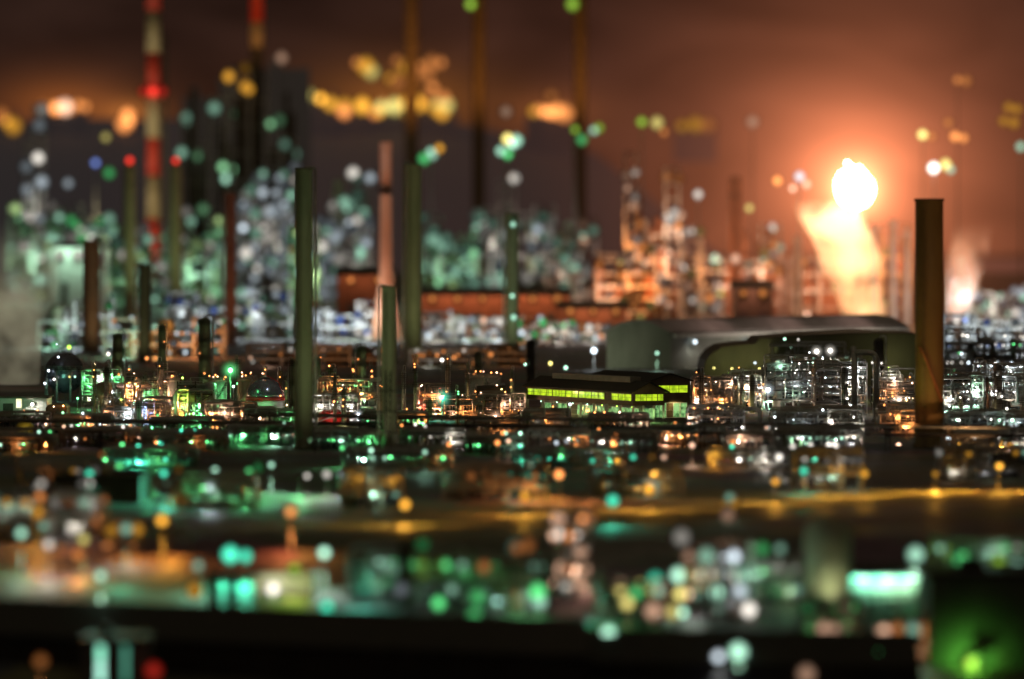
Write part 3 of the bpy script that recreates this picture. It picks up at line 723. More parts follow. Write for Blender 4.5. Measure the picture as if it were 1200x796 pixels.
# the thin lattice poles in front of the thick chimney
t = thing('ladder_mast', 'thin black lattice mast standing before the thick olive chimney', 'mast', 455, 1120)
m = MB(); h = H(434, 1120)
for dx in (-.55, .55):
    for dy in (-.55, .55): m.beam((dx, dy, 0), (dx, dy, h), .28)
k = 0
while k*1.6 < h-1.7:
    for dy in (-.55, .55): m.beam((-.55, dy, k*1.6), (.55, dy, k*1.6+1.6), .16)
    m.beam((-.55, -.55, k*1.6), (.55, -.55, k*1.6), .2); k += 1
obj('lattice', m, roof_dark, t)
for z in (h*.25, h*.5, h*.75):
    m = MB(); m.beam((-2.2, 0, z), (2.2, 0, z), .22); m.box(-1.5, 1.5, -1, 1, z-.1, z); obj('platform', m, roof_dark, t)

# ------------------------------------------------------------------ round tanks
def dome_tank():
    y = 1345; t = thing('domed_tank', 'domed steel tank with a red band and green-lit wall', 'tank', 311, y)
    r = M(22.5, y); hb = H(468, y); ht = H(443, y)
    m = MB(); m.lathe([(r, 0), (r, hb-.25)], 48); obj('wall', m, white_paint, t)
    m = MB(); m.lathe([(r+.16, hb-.3), (r+.16, hb+.55), (r-.1, hb+.55)], 48); obj('band', m, red_paint, t)
    m = MB(); m.lathe([(r*math.cos(a), hb+.55+(ht-hb-.5)*math.sin(a)) for a in [PI/2*k/12 for k in range(12)]]+[(.05, ht)], 48); obj('dome', m, tank_steel, t)
    m = MB(); m.lathe([(.7, ht-.1), (.7, ht+.5), (.3, ht+.6), (.3, ht+2.2)], 10); m.box(-1.4, 1.4, -1.2, 1.2, ht+.1, ht+.25); obj('roof_vent', m, steel, t)
    m = MB(); m.bend([(r*.98, -1.5, hb+.6), (r*.7, -1.8, hb+.5+(ht-hb)*.74), (0.4, -.8, ht+.6)], .12); obj('stair_rail', m, red_paint, t)
    obj('ring_walkway', ring_platform(r, hb*.42, .9, 40), steel, t)
    for p, c, v in (((0, -.8, ht+2.2), 'orange', 5), ((-.7, -1, ht+1.2), 'peach', 4), ((r*.82, -r*.62, hb+1.0), 'orange', 5)):
        lamp(t, p, c, lampL(y, .26, v), .26)
    light(t, (1, -r-4, 2.5), (.25, 1, .3), 620, (0, -r, 3), 150); light(t, (3, -r-6, ht+5), (.8, .9, 1), 500, (1.5, -r*.5, hb+2), 120)
dome_tank()
def ball_tank():
    y = 1500; t = thing('spherical_tank', 'dark spherical gas tank on legs by the pale steam', 'tank', 76, y)
    r = M(24, y); zc = H(437, y)
    m = MB(); m.lathe([(max(.02, r*math.sin(a)), zc-r*math.cos(a)) for a in [PI*k/22 for k in range(23)]], 40); obj('shell', m, surf('dark_tank_steel', (.10, .10, .13), (.17, .17, .21), .3, .6, .3), t)
    for k in range(9):
        a = 2*PI*k/9+.2; m = MB(); m.tube([(r*.97*math.cos(a), r*.97*math.sin(a), 0), (r*.97*math.cos(a), r*.97*math.sin(a), zc+.6)], .32, 8); obj('leg', m, steel, t)
    obj('ring_walkway', ring_platform(r, zc+.9, 1.1, 36), steel, t)
    m = MB(); m.tube([(r+1.5, -1, 0), (r+1.5, -1, zc+2.2)], .2, 8); m.tube([(r+1.5, -1, zc+1), (r*.8, -1, zc+1)], .15, 8); obj('stair_post', m, steel, t)
    for px, row, c, v in ((71, 418, 'cool', 2.2), (59, 434, 'cool', 4.5), (66, 444, 'white', 4), (54, 449, 'cool', 4), (90, 441, 'mint', 1.2), (84, 441, 'yellow', .9), (69, 403, 'cool', 1)):
        lamp(t, (X(px, y)-X(76, y), -math.sqrt(max(1, r*r-(X(px, y)-X(76, y))**2))-1.5, H(row, y)), c, lampL(y, .4, v), .4)
    light(t, (0, -r-10, 4), (.3, 1, .6), 1500, (0, 0, 6), 140)
ball_tank()

def storage_tank(label, px, y, wpx, top, mat, pal, fl, n=4, group=None, val=4):
    t = thing('storage_tank', label, 'tank', px, y, group)
    r = M(wpx, y)/2; h = H(top, y)
    m = MB(); m.lathe([(r, 0), (r, h), (r*.6, h+r*.12), (.05, h+r*.18)], 40)
    for z in (h*.33, h*.66, h-.25): m.lathe([(r, z), (r+.12, z), (r+.12, z+.2), (r, z+.2)], 40, smooth=False)
    obj('shell', m, mat, t)
    m = MB()
    for k in range(40):
        a0, a1 = 2*PI*k/40, 2*PI*(k+1)/40
        for q in (.55, 1.1): m.beam((r*math.cos(a0), r*math.sin(a0), h+q), (r*math.cos(a1), r*math.sin(a1), h+q), .07)
        m.beam((r*math.cos(a0), r*math.sin(a0), h), (r*math.cos(a0), r*math.sin(a0), h+1.1), .07)
    obj('handrail', m, steel, t)
    m = MB()
    for k in range(24):
        a0 = -PI*.95+k*PI*.8/24; z = h*k/24; c, s = math.cos(a0), math.sin(a0)
        m.beam(((r+.05)*c, (r+.05)*s, z+.2), ((r+1.0)*c, (r+1.0)*s, z+.2), .28)
        a1 = a0+PI*.8/24; z1 = h*(k+1)/24; m.beam(((r+1)*c, (r+1)*s, z+.2), ((r+1)*math.cos(a1), (r+1)*math.sin(a1), z1+.2), .12)
        m.beam(((r+1)*c, (r+1)*s, z+1.2), ((r+1)*math.cos(a1), (r+1)*math.sin(a1), z1+1.2), .07)
    obj('spiral_stair', m, steel, t)
    rr = random.Random(int(px))
    for k in range(n):
        a = rr.uniform(-PI*.95, -PI*.05); lamp(t, ((r+.2)*math.cos(a), (r+.2)*math.sin(a), h+rr.uniform(.8, 2.0)), rr.choice(pal), lampL(y, .26, val*rr.uniform(.4, 1.3)), .26)
    if fl: light(t, (rr.uniform(-.6, .6)*r, -r-3.5, 1.5), fl[0], fl[1], (0, 0, h*.6), 150)
    return t
storage_tank('green-lit slim tank with orange lamps, left of the brightest green lamp', 256, 1340, 20, 447, white_paint, ('orange', 'peach'), ((.18, 1, .3), 500), 6)
storage_tank('olive slim tank with orange lamps, right of the brightest green lamp', 287, 1365, 17, 445, olive_paint, ('orange', 'peach'), ((.5, .9, .3), 260), 6)
storage_tank('dull green-lit slim tank behind the dark frame, farthest left of its row', 204, 1380, 15, 446, white_paint, ('orange',), ((.2, 1, .25), 330), 3)
storage_tank('squat tank with rust-lit rail lamps left of the yellow-windowed hall', 566, 1490, 42, 442, wall_clad, ('orange', 'peach'), ((1, .5, .25), 260), 7)
storage_tank('low red tank with white handrail beside the olive chimney', 391, 1305, 36, 483, red_paint, ('white', 'orange'), ((1, .6, .5), 620), 3)
t = thing('drum_vessel', 'dark round-ended drum on saddles beside the squat tank', 'vessel', 576, 1420)
z = H(461, 1420); r = 2.2
m = MB(); m.tube([(-4, -1, z), (-3.4, -1, z), (3.4, 1, z), (4, 1, z)], r, 20); obj('shell', m, dark_shell, t)
for s in (-1, 1): m = MB(); m.box(s*2.4-.3, s*2.4+.3, -1.6, 1.6, 0, z-r*.8); obj('saddle', m, concrete, t)
for p, c in (((1.5, -3, z+2.3), 'peach'), ((3.8, -2, z+.4), 'orange'), ((2.8, -2.6, z+1.2), 'yellow')): lamp(t, p, c, lampL(1420, .26, 5), .26)

# conical dark vessel in the left half
t = thing('hopper_vessel', 'pale tapered hopper standing in front of the dark frames at left', 'vessel', 122, 1330)
m = MB(); h = H(452, 1330); m.lathe([(.9, 3), (1.2, 5), (2.0, h*.75), (2.1, h), (1.4, h+.8), (.3, h+1)], 20); obj('shell', m, surf('sand_paint', (.34, .26, .17), (.5, .4, .28), .6, 0, .3), t)
for a in range(4):
    g = a*PI/2+.6; m = MB(); m.beam((2.0*math.cos(g), 2.0*math.sin(g), 0), (1.5*math.cos(g), 1.5*math.sin(g), h*.6), .3); obj('leg', m, steel, t)
light(t, (1, -8, 5), (1, .75, .5), 420, (0, 0, 6), 120)

# left shed with the white floodlight, little brown house
t = thing('flat_roofed_shed', 'pale flat-roofed shed with one white floodlight on its wall', 'building', 26, 1365)
y = 1365; w = M(29, y); h = H(467, y)
m = MB(); m.box(-w, w, 0, 14, 0, h); obj('wall', m, white_paint, t)
m = MB(); m.box(-w-.5, w+.5, -.7, 14.5, h+.003, h+.45); obj('roof', m, dark_steel, t)
m = MB(); m.box(-w+1.5, -w+4.2, -.12, -.003, .1, 3.4); obj('door', m, dark_steel, t)
m = MB(); m.add([(-w+5, -.05, 2.2), (-w+6.4, -.05, 2.2), (-w+6.4, -.05, 4.6), (-w+5, -.05, 4.6)], [(0, 1, 2, 3)]); obj('window', m, pale_pane, t)
m = MB(); m.box(2.2, 3.4, -1.3, -.6, 3.0, 3.5); m.beam((2.8, -.9, 3.5), (2.8, 0, 4.2), .12); obj('floodlight', m, dark_steel, t)
lamp(t, (2.8, -1.35, 3.2), 'white', 60, .42); light(t, (3.0, -1.9, 3.3), (1, .95, .85), 500, (4.6, .4, 2), 100); light(t, (-2, -10, 5), (.3, 1, .45), 500, (0, 0, 3), 140)
t = thing('brown_hut', 'small brown arched hut beside the pale flat-roofed shed', 'building', 66, 1345)
y = 1345; w = M(12, y); h = H(474, y)
prof = [(-w, 0), (-w, h*.72), (-w*.8, h*.93), (-w*.3, h), (w*.7, h*.97), (w, h*.8), (w, 0)]
m = MB(); n = len(prof); m.add([(x, 0, z) for x, z in prof]+[(x, 9, z) for x, z in prof], [tuple(range(n-1, -1, -1)), tuple(range(n, 2*n))]+[(i, (i+1) % n, n+(i+1) % n, n+i) for i in range(n)]); obj('wall', m, wall_brown, t)
m = MB(); vs = []
for x, z in prof: vs += [(x*1.04, -.3, z*1.03), (x*1.04, 9.3, z*1.03)]
m.add(vs, [(2*i, 2*i+2, 2*i+3, 2*i+1) for i in range(n-1)]); obj('roof', m, wall_brown, t)
m = MB(); m.box(-.9, .9, -.1, -.004, 0, 2.6); obj('door', m, dark_steel, t)
lamp(t, (1.9, -.9, 3.4), 'orange', 30, .22); lamp(t, (-.6, -.9, 3.2), 'peach', 12, .18)
t = thing('mustard_tank', 'stubby mustard-yellow vessel standing before the pale shed', 'vessel', 29, 1210)
m = MB(); h = H(494, 1210); m.lathe([(1.9, 0), (2.1, .4), (2.1, h-1), (1.5, h-.3), (.1, h)], 20); obj('shell', m, surf('mustard', (.35, .26, .04), (.5, .4, .08), .5, 0, .4), t)
m = MB(); m.lathe([(.3, h-.2), (.3, h+1.1), (.6, h+1.2), (.6, h+1.4), (.1, h+1.5)], 10); obj('vent', m, dark_steel, t)
light(t, (1, -6, 3), (1, .8, .3), 260, (0, 0, 3), 140)

# ------------------------------------------------------------------ process structures in the sharp band
ORG = ('orange', 'orange', 'peach', 'peach', 'white'); WHT = ('white', 'white', 'cool', 'cool', 'mint'); MIX = ('orange', 'peach', 'green', 'white', 'orange')
process_frame('orange-lit pipe structure directly right of the yellow-windowed hall', 812, 858, 1400, 446, 4, 16, ORG, 30, 5, seed=21, drums=3, pipes=16)
process_frame('orange-lit pipe structure under the olive shed wall', 856, 900, 1430, 441, 4, 18, ORG+('white',), 30, 5, seed=22, drums=3, pipes=16)
process_frame('tallest white-lit steel structure under the twin white floodlights', 898, 960, 1420, 424, 5, 20, WHT, 46, 8, seed=23, drums=4, pipes=22, cols=3)
process_frame('white-lit steel structure beside the great inverted-U pipe', 956, 1016, 1385, 430, 5, 20, WHT, 44, 8, seed=24, drums=4, pipes=22, cols=3)
process_frame('orange glowing structure between the U pipe and the brown chimney', 1026, 1076, 1400, 438, 5, 16, ORG, 46, 6, seed=25, drums=3, pipes=18, cols=2)
process_frame('white-lit structure directly right of the brown chimney', 1104, 1152, 1400, 440, 5, 18, WHT, 40, 8, seed=26, drums=3, pipes=18)
process_frame('white-lit braced structure at the far right edge', 1148, 1225, 1430, 428, 5, 20, WHT, 52, 9, seed=27, drums=4, pipes=18, brace=.7)
process_frame('dim tall structure looming behind the far right frames', 1110, 1215, 1750, 392, 5, 24, ('cool', 'white', 'green'), 34, 1.0, seed=28, lr=.4, drums=3, pipes=14, cols=4)
process_frame('dim structure with twin white floodlights above the pipework', 905, 1010, 1640, 406, 4, 20, ('white', 'mint'), 14, 1.0, seed=29, lr=.4, drums=2, pipes=12, cols=3)
process_frame('low orange-lit pipe structure in front of the olive shed', 806, 872, 1255, 489, 2, 12, ORG, 22, 3.0, seed=30, drums=3, pipes=14)
process_frame('low white-lit pipe structure before the tallest frame', 905, 1012, 1235, 491, 2, 14, WHT, 26, 3.0, seed=31, drums=4, pipes=18)
process_frame('low mint-lit pump structure at the foot of the right edge frames', 1112, 1220, 1215, 490, 2, 14, ('white', 'mint', 'cool', 'white'), 26, 4.0, seed=32, lr=.32, drums=4, pipes=16)
process_frame('low red-orange pump structure at the foot of the brown chimney', 1030, 1080, 1250, 486, 2, 12, ('orange',), 16, 2.5, seed=33, drums=2, pipes=10)
process_frame('dark pipe structure with orange lamps right of the black mast', 486, 524, 1380, 462, 3, 12, ('orange', 'peach', 'red'), 16, 4, seed=34, drums=2, pipes=12)
process_frame('rust-lit pump structure under the squat tank', 520, 566, 1350, 474, 2, 12, ('orange', 'peach', 'orange'), 18, 4, seed=35, drums=3, pipes=14)
process_frame('rust-lit pump structure left of the hall columns', 562, 616, 1365, 470, 2, 12, ('orange', 'peach'), 18, 4, seed=36, drums=3, pipes=14)
process_frame('dark structure with few orange lamps between two olive chimneys', 372, 446, 1440, 452, 3, 14, ('green', 'leaf', 'orange', 'white', 'orange'), 16, 4, seed=37, drums=2, pipes=14, cols=3)
process_frame('dark structure with white lamps beside the spherical tank', 96, 142, 1440, 440, 4, 14, ('white', 'green', 'cool'), 14, 3, seed=38, drums=2, pipes=10, cols=2)
process_frame('orange-lit slim tower left of the twin tanks', 146, 164, 1370, 448, 4, 8, ('orange', 'orange', 'peach'), 14, 5, seed=39, drums=1, pipes=8, bay=4)
process_frame('dark structure with orange lamps between the slim tower and green tank', 168, 206, 1395, 446, 4, 14, ('green', 'leaf', 'orange', 'peach'), 12, 4, seed=40, drums=2, pipes=12, cols=3)
process_frame('green-lit dark structure in front of the green-lit slim tank', 208, 250, 1330, 452, 4, 12, ('green', 'orange', 'lime'), 9, 3, seed=41, drums=2, pipes=12, cols=2)
process_frame('low pump structure with blue-white lamps before the slim tower', 120, 158, 1300, 482, 2, 10, ('cool', 'cool', 'blue', 'orange'), 16, 5, seed=42, drums=3, pipes=10)
process_frame('low pump structure with blue and orange lamps left of the green poles', 160, 200, 1315, 480, 2, 10, ('cool', 'blue', 'orange', 'orange'), 12, 5, seed=43, drums=2, pipes=10)
process_frame('low orange-lit pump structure at the foot of the green lamp pole', 240, 300, 1305, 482, 2, 10, ('orange', 'peach'), 10, 5, seed=44, drums=3, pipes=10)
process_frame('low dark pipe structure in front of the domed tank', 286, 345, 1285, 486, 1, 10, ('green', 'leaf', 'peach', 'orange', 'white'), 6, 4, seed=45, drums=4, pipes=10)
process_frame('low structure with lamps behind the red tank', 366, 420, 1345, 474, 2, 10, ('orange', 'white'), 8, 5, seed=46, drums=2, pipes=10)
process_frame('low olive pipe structure at the foot of the black mast', 425, 500, 1260, 491, 1, 10, ('green', 'leaf', 'orange', 'green'), 7, 3, seed=47, drums=4, pipes=14)
process_frame('low dim pump structure before the left end of the hall', 612, 668, 1270, 488, 1, 10, ('orange', 'white', 'green'), 8, 3, seed=48, drums=4, pipes=14)
process_frame('low pump structure below the corner of the hall', 690, 760, 1245, 494, 1, 10, ('orange', 'mint', 'peach'), 7, 3, seed=49, drums=4, pipes=14)
process_frame('low dark pump structure left edge with orange lamps', -20, 58, 1262, 493, 1, 10, ('orange', 'peach', 'white'), 10, 2.0, seed=50, drums=4, pipes=12)
process_frame('low pump structure with scattered orange and white lamps at left', 62, 130, 1230, 495, 1, 10, ('green', 'leaf', 'orange', 'peach', 'cool'), 12, 1.8, seed=51, lr=.35, drums=4, pipes=12)
process_frame('low dark pump structure with dim lamps below the green tanks', 175, 262, 1215, 499, 1, 10, ('green', 'orange', 'white'), 9, 1.6, seed=52, lr=.35, drums=4, pipes=12)
process_frame('low rust-lit pump structure with two big orange lamps', 540, 610, 1200, 505, 1, 10, ('orange', 'orange', 'peach'), 8, 1.6, seed=53, lr=.35, drums=4, pipes=12)

# low equipment yards between the sharp band and the road
for k, (a, b, yy, top, pal, lab) in enumerate((
    (-30, 60, 1120, 519, ('green', 'mint', 'orange'), 'low dim pump yard at the left edge, before the dark flat block'),
    (70, 165, 1150, 512, ('peach', 'white', 'orange', 'cool'), 'low dim pump yard before the mustard-yellow vessel and hopper'),
    (165, 265, 1130, 516, ('green', 'teal', 'orange'), 'low green-lit pump yard before the green-lit pipe rack'),
    (268, 345, 1160, 508, ('peach', 'mint', 'green'), 'low dim pump yard in front of the domed tank pipework'),
    (368, 440, 1135, 514, ('green', 'mint', 'mint'), 'low green-lit pump yard right of the dark-topped chimney foot'),
    (470, 545, 1145, 511, ('orange', 'green', 'white'), 'low dim pump yard in front of the olive pipe structure'),
    (545, 615, 1110, 520, ('orange', 'mint', 'green'), 'low dim pump yard under the two big orange lamps'),
    (618, 690, 1140, 512, ('orange', 'white', 'green', 'cool'), 'low dim pump yard before the dim pumps left of the hall'),
    (692, 770, 1120, 516, ('orange', 'mint', 'white'), 'low dim pump yard below the hall gable'),
    (775, 850, 1160, 508, ('orange', 'peach'), 'low orange-lit pump yard before the orange pipework'),
    (850, 905, 1120, 514, ('orange', 'peach', 'white'), 'low orange-lit pump yard below the square U pipe'),
    (908, 1010, 1130, 511, ('white', 'mint', 'cool'), 'low white-lit pump yard below the great U pipe'),
    (1108, 1210, 1130, 518, ('white', 'amber', 'mint'), 'low pump yard below the four white lamps'),
    (120, 230, 1040, 536, ('green', 'teal'), 'dim low pipework at the back of the green yard'),
    (405, 530, 1045, 534, ('green', 'mint', 'orange'), 'dim low pipework before the thick olive chimney foot'),
    (600, 740, 1035, 537, ('orange', 'teal', 'amber'), 'dim low pipework behind the brightest orange street lamp'),
    (830, 980, 1040, 536, ('amber', 'teal', 'white'), 'dim low pipework behind the right half of the road'))):
    process_frame(lab, a, b, yy, top, 1, 12, pal, 6, .9, .4, seed=300+k, drums=6, pipes=16, cols=2, inner=800, name='pump_yard', cat='pump yard', bay=8, member=.25)

# blurred equipment between the road and the eye
for k, (a, b, yy, hh, pal, val, lab) in enumerate((
    (-30, 55, 786, 7, ('mint', 'white', 'amber'), .22, 'blurred pump skid at the left edge under the amber lamp cluster'),
    (60, 118, 792, 6, ('white', 'orange', 'mint'), .2, 'blurred pump skid with cream lamps over the orange-lit ground'),
    (410, 470, 752, 6, ('teal', 'green', 'mint'), .16, 'blurred pump skid left of the dark post column'),
    (484, 560, 746, 7, ('green', 'mint', 'lime', 'green'), .16, 'blurred green-lit pump skid right of the dark post column'),
    (560, 640, 742, 8, ('green', 'mint', 'orange'), .16, 'blurred green-lit pump skid left of the pink lamp tower'),
    (880, 938, 748, 6, ('mint', 'green', 'white'), .14, 'blurred pump skid left of the broad pale silo'),
    (945, 1010, 733, 5, ('peach', 'green'), .12, 'blurred pump skid in front of the pale silo'),
    (1092, 1215, 752, 8, ('green', 'lime', 'mint', 'white'), .22, 'blurred green-lit pump skid behind the tall dark block'),
    (20, 130, 905, 6, ('amber', 'orange', 'white'), .14, 'blurred skid in front of the dark flat block'),
    (180, 300, 872, 5, ('mint', 'amber', 'green'), .12, 'blurred skid between green yard and amber yard'),
    (400, 470, 880, 6, ('amber', 'mint'), .12, 'blurred skid left of the leftmost street lamp'),
    (520, 640, 905, 5, ('amber', 'orange', 'teal'), .12, 'blurred skid behind the left half of the lit road'),
    (690, 800, 925, 5, ('mint', 'white', 'amber'), .14, 'blurred skid behind the middle of the lit road'),
    (930, 1010, 950, 6, ('white', 'mint', 'white'), .14, 'blurred skid under the bright white pair'),
    (1100, 1220, 985, 6, ('white', 'amber', 'mint'), .2, 'blurred skid behind the bright right street lamp'))):
    t = process_frame(lab, a, b, yy, grow(yy)-hh*F/yy, 2, 8, pal, 8, val*.7, .4, seed=500+k, drums=4, pipes=8, cols=2, inner=130, name='pump_skid', cat='steel structure', bay=4, member=.25)

# inverted-U pipes
def u_pipe(label, pxa, pxb, y, top, rpx, mat, skew=0):
    t = thing('u_shaped_pipe', label, 'pipe', (pxa+pxb)/2, y); w = M(pxb-pxa, y)/2; h = H(top, y); r = M(rpx, y)/2
    m = MB(); m.bend([(-w-skew, 0, 0), (-w, 0, h-r*1.5*(skew > 0)), (-w+skew*.3, 0, h), (w, 0, h), (w, 0, 0)], r, r*3, 12); obj('pipe', m, mat, t)
    for s in (-w-skew*.9, w):
        m = MB(); m.lathe([(r*1.5, 0), (r*1.5, .5), (r*1.02, .6), (r*1.02, .9)], 14, (s, 0)); obj('flange', m, steel, t)
    return t
u_pipe('great grey inverted-U pipe with its tall right leg', 1001, 1027, 1330, 413, 7, pipe_metal)
u_pipe('grey inverted-U pipe with one splayed leg by the brown chimney', 1043, 1070, 1290, 474, 6, pipe_metal, 1.6)
u_pipe('square grey inverted-U pipe among orange lamps', 870, 891, 1290, 479, 5, pipe_metal)

# free-standing columns and vessels of the sharp band
column('slim pale green column right of the domed tank', 372, 1470, 8, 418, olive_paint, plats=2, lamps=1, flood=((.5, .9, .4), 400, 70))
column('slim column with an orange lamp head above the red tank', 388, 1450, 7, 428, olive_paint, plats=2, lamps=3, val=4)
column('pale green column between the two thick chimneys', 424, 1560, 11, 405, olive_paint, plats=3, lamps=1, flood=((.5, .9, .4), 700, 70))
column('thin green-lit column left of the great olive chimney', 343, 1300, 7, 420, olive_paint, plats=3, flood=((.4, .9, .4), 250, 70))
column('thin dark column right of the orange-lit slim tower', 190, 1500, 9, 380, olive_paint, plats=4, lamps=2, flood=((.6, .8, .4), 900, 90))
column('dark column rising behind the green tanks', 240, 1560, 14, 372, olive_paint, plats=4, lamps=2, flood=((.6, .8, .4), 900, 90))
column('dark column just left of the slim orange tower', 138, 1580, 12, 390, olive_paint, plats=4, lamps=1, flood=((.6, .8, .4), 900, 90))
column('bright green-lit pipe column below the orange tower', 163, 1290, 6, 470, white_paint, plats=1, flood=((.2, 1, .4), 200, 80))
column('short green-lit column by the rust-lit pumps', 503, 1330, 8, 468, olive_paint, plats=2, lamps=2, flood=((.5, .9, .35), 200, 80))
column('slim dark column between the hall and pale green chimney', 622, 1700, 9, 398, dark_shell, plats=3, lamps=1, pal=('mint',))
column('thin steel column left of the pale green chimney', 560, 1620, 8, 412, olive_paint, plats=3, lamps=1)
column('white-lit column among the frames at the right edge', 1170, 1380, 9, 428, white_paint, plats=4, lamps=4, pal=('white',), val=6)
column('grey column left of the great U pipe', 990, 1340, 8, 430, pipe_metal, plats=3, lamps=3, pal=('white',), val=6)
column('dark column behind the twin white floodlights', 1030, 1600, 12, 396, dark_shell, plats=2, lamps=2, pal=('white',))

# slim columns crowding the sharp band
rr = random.Random(77)
def slim(px, y, wpx, top, label, group, mat, lampc):
    t = thing('slim_column', label, 'process column', px, y, group); r = M(wpx, y)/2; h = H(top, y)
    m = MB(); m.lathe([(r*1.2, 0), (r*1.2, .6), (r, .9), (r, h-r), (r*.6, h-r*.2), (.04, h)], 14); obj('shell', m, mat, t)
    for q in (.5, .8): obj('platform', ring_platform(r, h*(q+rr.uniform(-.1, .1)), .8, 12), dark_steel, t)
    obj('ladder', ladder_mb(r*.3, -r-.35, .4, h*.92), dark_steel, t)
    m = MB(); pr = max(.12, r*.2); sgn = rr.choice((-1, 1)); m.bend([(0, 0, h-.1), (0, 0, h+1), (sgn*(r+pr*2), 0, h+1), (sgn*(r+pr*2), 0, .8)], pr, n=6); obj('overhead_pipe', m, pipe_metal, t)
    if lampc:
        for k in range(2): lamp(t, (rr.uniform(-.6, .6)*r, -r-1.1, h*rr.uniform(.4, .98)), lampc, lampL(y, .24, 3), .24)
    light(t, (rr.uniform(-3, 3), -r-3.5, rr.uniform(.1, .5)*h), rr.choice(((.45, 1, .4), (.9, .8, .4), (1, .5, .25))), 260, rad=.2)
for x0, x1, n, lab, grp in ((100, 345, 17, 'slim pipe column rising from the crowded steelwork around the slim tanks', 'slim columns around the slim tanks'), (368, 612, 17, 'slim pipe column rising from the rust-lit steelwork left of the hall', 'slim columns left of the hall'), (815, 1075, 14, 'slim pipe column rising through the bright steel frames right of the hall', 'slim columns among the bright frames'), (1108, 1200, 7, 'slim pipe column rising through the frames right of the brown chimney', 'slim columns right of the brown chimney')):
    for k in range(n):
        slim(x0+(x1-x0)*(k+rr.uniform(.1, .9))/n, rr.uniform(1270, 1560), rr.choice((2.5, 3.5, 4.5, 6)), rr.uniform(418, 466), lab, grp, rr.choice((olive_paint, steel, pipe_paint, brown_paint)), rr.choice((None, 'orange', 'orange', 'green' if x0 < 400 else 'white')))

# lamp posts of the sharp band
lamp_post(270, 434, 13, 'green', 14, .75, 'brightest green lamp, on a tall pole among the slim tanks', 700, y=1335, glare=4.5)
lamp_post(273.5, 453, 9, 'mint', 7, .4, 'small mint lamp just under the brightest green lamp', y=1328)
lamp_post(518, 466, 8, 'teal', 14, .68, 'bright teal-green lamp on a pole above the rust-lit pumps', 500, y=1330, glare=4.5)
lamp_post(581, 488, 5, 'peach', 10, .42, 'small bright salmon lamp beside the hall', 120, y=1320, glare=3)
lamp_post(562, 499, 5, 'peach', 7, .5, 'salmon lamp in front of the rust-lit pumps', 120, y=1262)
lamp_post(420, 486, 5, 'cool', 10, .5, 'bright white lamp right of the red tank', 150, y=1335, glare=2.5)
lamp_post(518, 422, 15, 'white', 2.2, .6, 'small white lamp high above the teal lamp', y=1720)
lamp_post(91, 467, 6, 'green', 6, .4, 'green lamp beneath the spherical tank', 300, y=1400)
lamp_post(142, 468, 7, 'lime', 6, .42, 'lime lamp left of the orange slim tower', 150, y=1370)
lamp_post(157, 473, 6, 'mint', 8, .5, 'mint lamp right at the slim tower foot', 200, y=1355)
lamp_post(214, 443, 12, 'lime', 6, .35, 'small lime lamp before the dull green tank', y=1365)
lamp_post(233, 490, 4, 'orange', 7, .55, 'wedge-shaped orange lamp glowing low between the tanks', 200, y=1320)
lamp_post(288, 482, 5, 'orange', 7, .5, 'orange lamp at the foot of the domed tank', 160, y=1325)
lamp_post(665, 482, 6, 'cool', 8, .55, 'cluster lamp, blue-white, before the hall columns', 160, y=1300)
lamp_post(668, 474, 7, 'cool', 6, .45, 'upper blue-white lamp before the hall columns', y=1298)
lamp_post(712, 490, 4, 'orange', 6, .45, 'small orange lamp in front of the hall centre', 120, y=1295)
lamp_post(753, 497, 3, 'cool', 6, .55, 'square white lamp below the hall gable', 150, y=1262)
lamp_post(632, 503, 4, 'peach', 3, .5, 'pinkish lamp left below the hall', 60, y=1215)
lamp_post(900, 457, 8, 'cool', 12, .75, 'large white floodlight between orange and white frames', 400, y=1405, glare=3.5)
lamp_post(957, 412, 17, 'white', 5, .9, 'left one of the twin white floodlights', 600, y=1600, glare=3.5)
lamp_post(973, 411, 17, 'white', 5, .9, 'right one of the twin white floodlights', 600, y=1600, glare=3.5)
lamp_post(981, 424, 13, 'white', 2.5, .9, 'third dimmer white floodlight under the twin ones', y=1600)
lamp_post(973, 500, 4, 'green', 7, .5, 'green lamp at the foot of the white-lit frames', 500, y=1245, glare=3)
lamp_post(1001, 511, 4, 'white', 4, .75, 'round white lamp by the great U pipe foot', 200, y=1190)
for px, lab in ((1142, 'first of four white lamps in a row over mint ground, right of the brown chimney'), (1169, 'second of four white lamps in a row over mint ground'), (1186, 'third of four white lamps in a row over mint ground'), (1200, 'last of four white lamps in a row, at the picture edge')):
    lamp_post(px, 512, 4, 'white', 4, .8, lab, 260, y=1185)
lamp_post(1112, 514, 4, 'cool', 3, .75, 'white lamp right at the foot of the brown chimney', 200, y=1180)
lamp_post(1154, 488, 7, 'white', 9, .6, 'white lamp, middle height in the right edge frames', 200, y=1330)
lamp_post(1176, 490, 7, 'white', 9, .6, 'white lamp, middle height at the braced right frames', 200, y=1330)
lamp_post(1053, 522, 3, 'peach', 2.2, .7, 'salmon lamp at the foot of the splayed U pipe', 200, y=1165)
lamp_post(1042, 432, 12, 'lime', 2.6, .6, 'lime lamp left above the orange glowing structure', 700, y=1520)
lamp_post(1047, 441, 10, 'lime', 2.2, .5, 'lime lamp right above the orange glowing structure', 400, y=1500)
lamp_post(81, 407, 15, 'lime', 1.4, .8, 'lime lamp blurred above the spherical tank', y=1700)
lamp_post(127, 415, 14, 'white', 1.2, .8, 'white lamp blurred above the tapered hopper', y=1680)
lamp_post(172, 420, 14, 'orange', .9, .8, 'orange lamp on the dark column under the banded chimney', y=1680)
lamp_post(696, 411, 10, 'cool', 2.0, .9, 'blue-white lamp left of the large pale shed', 500, y=1880)
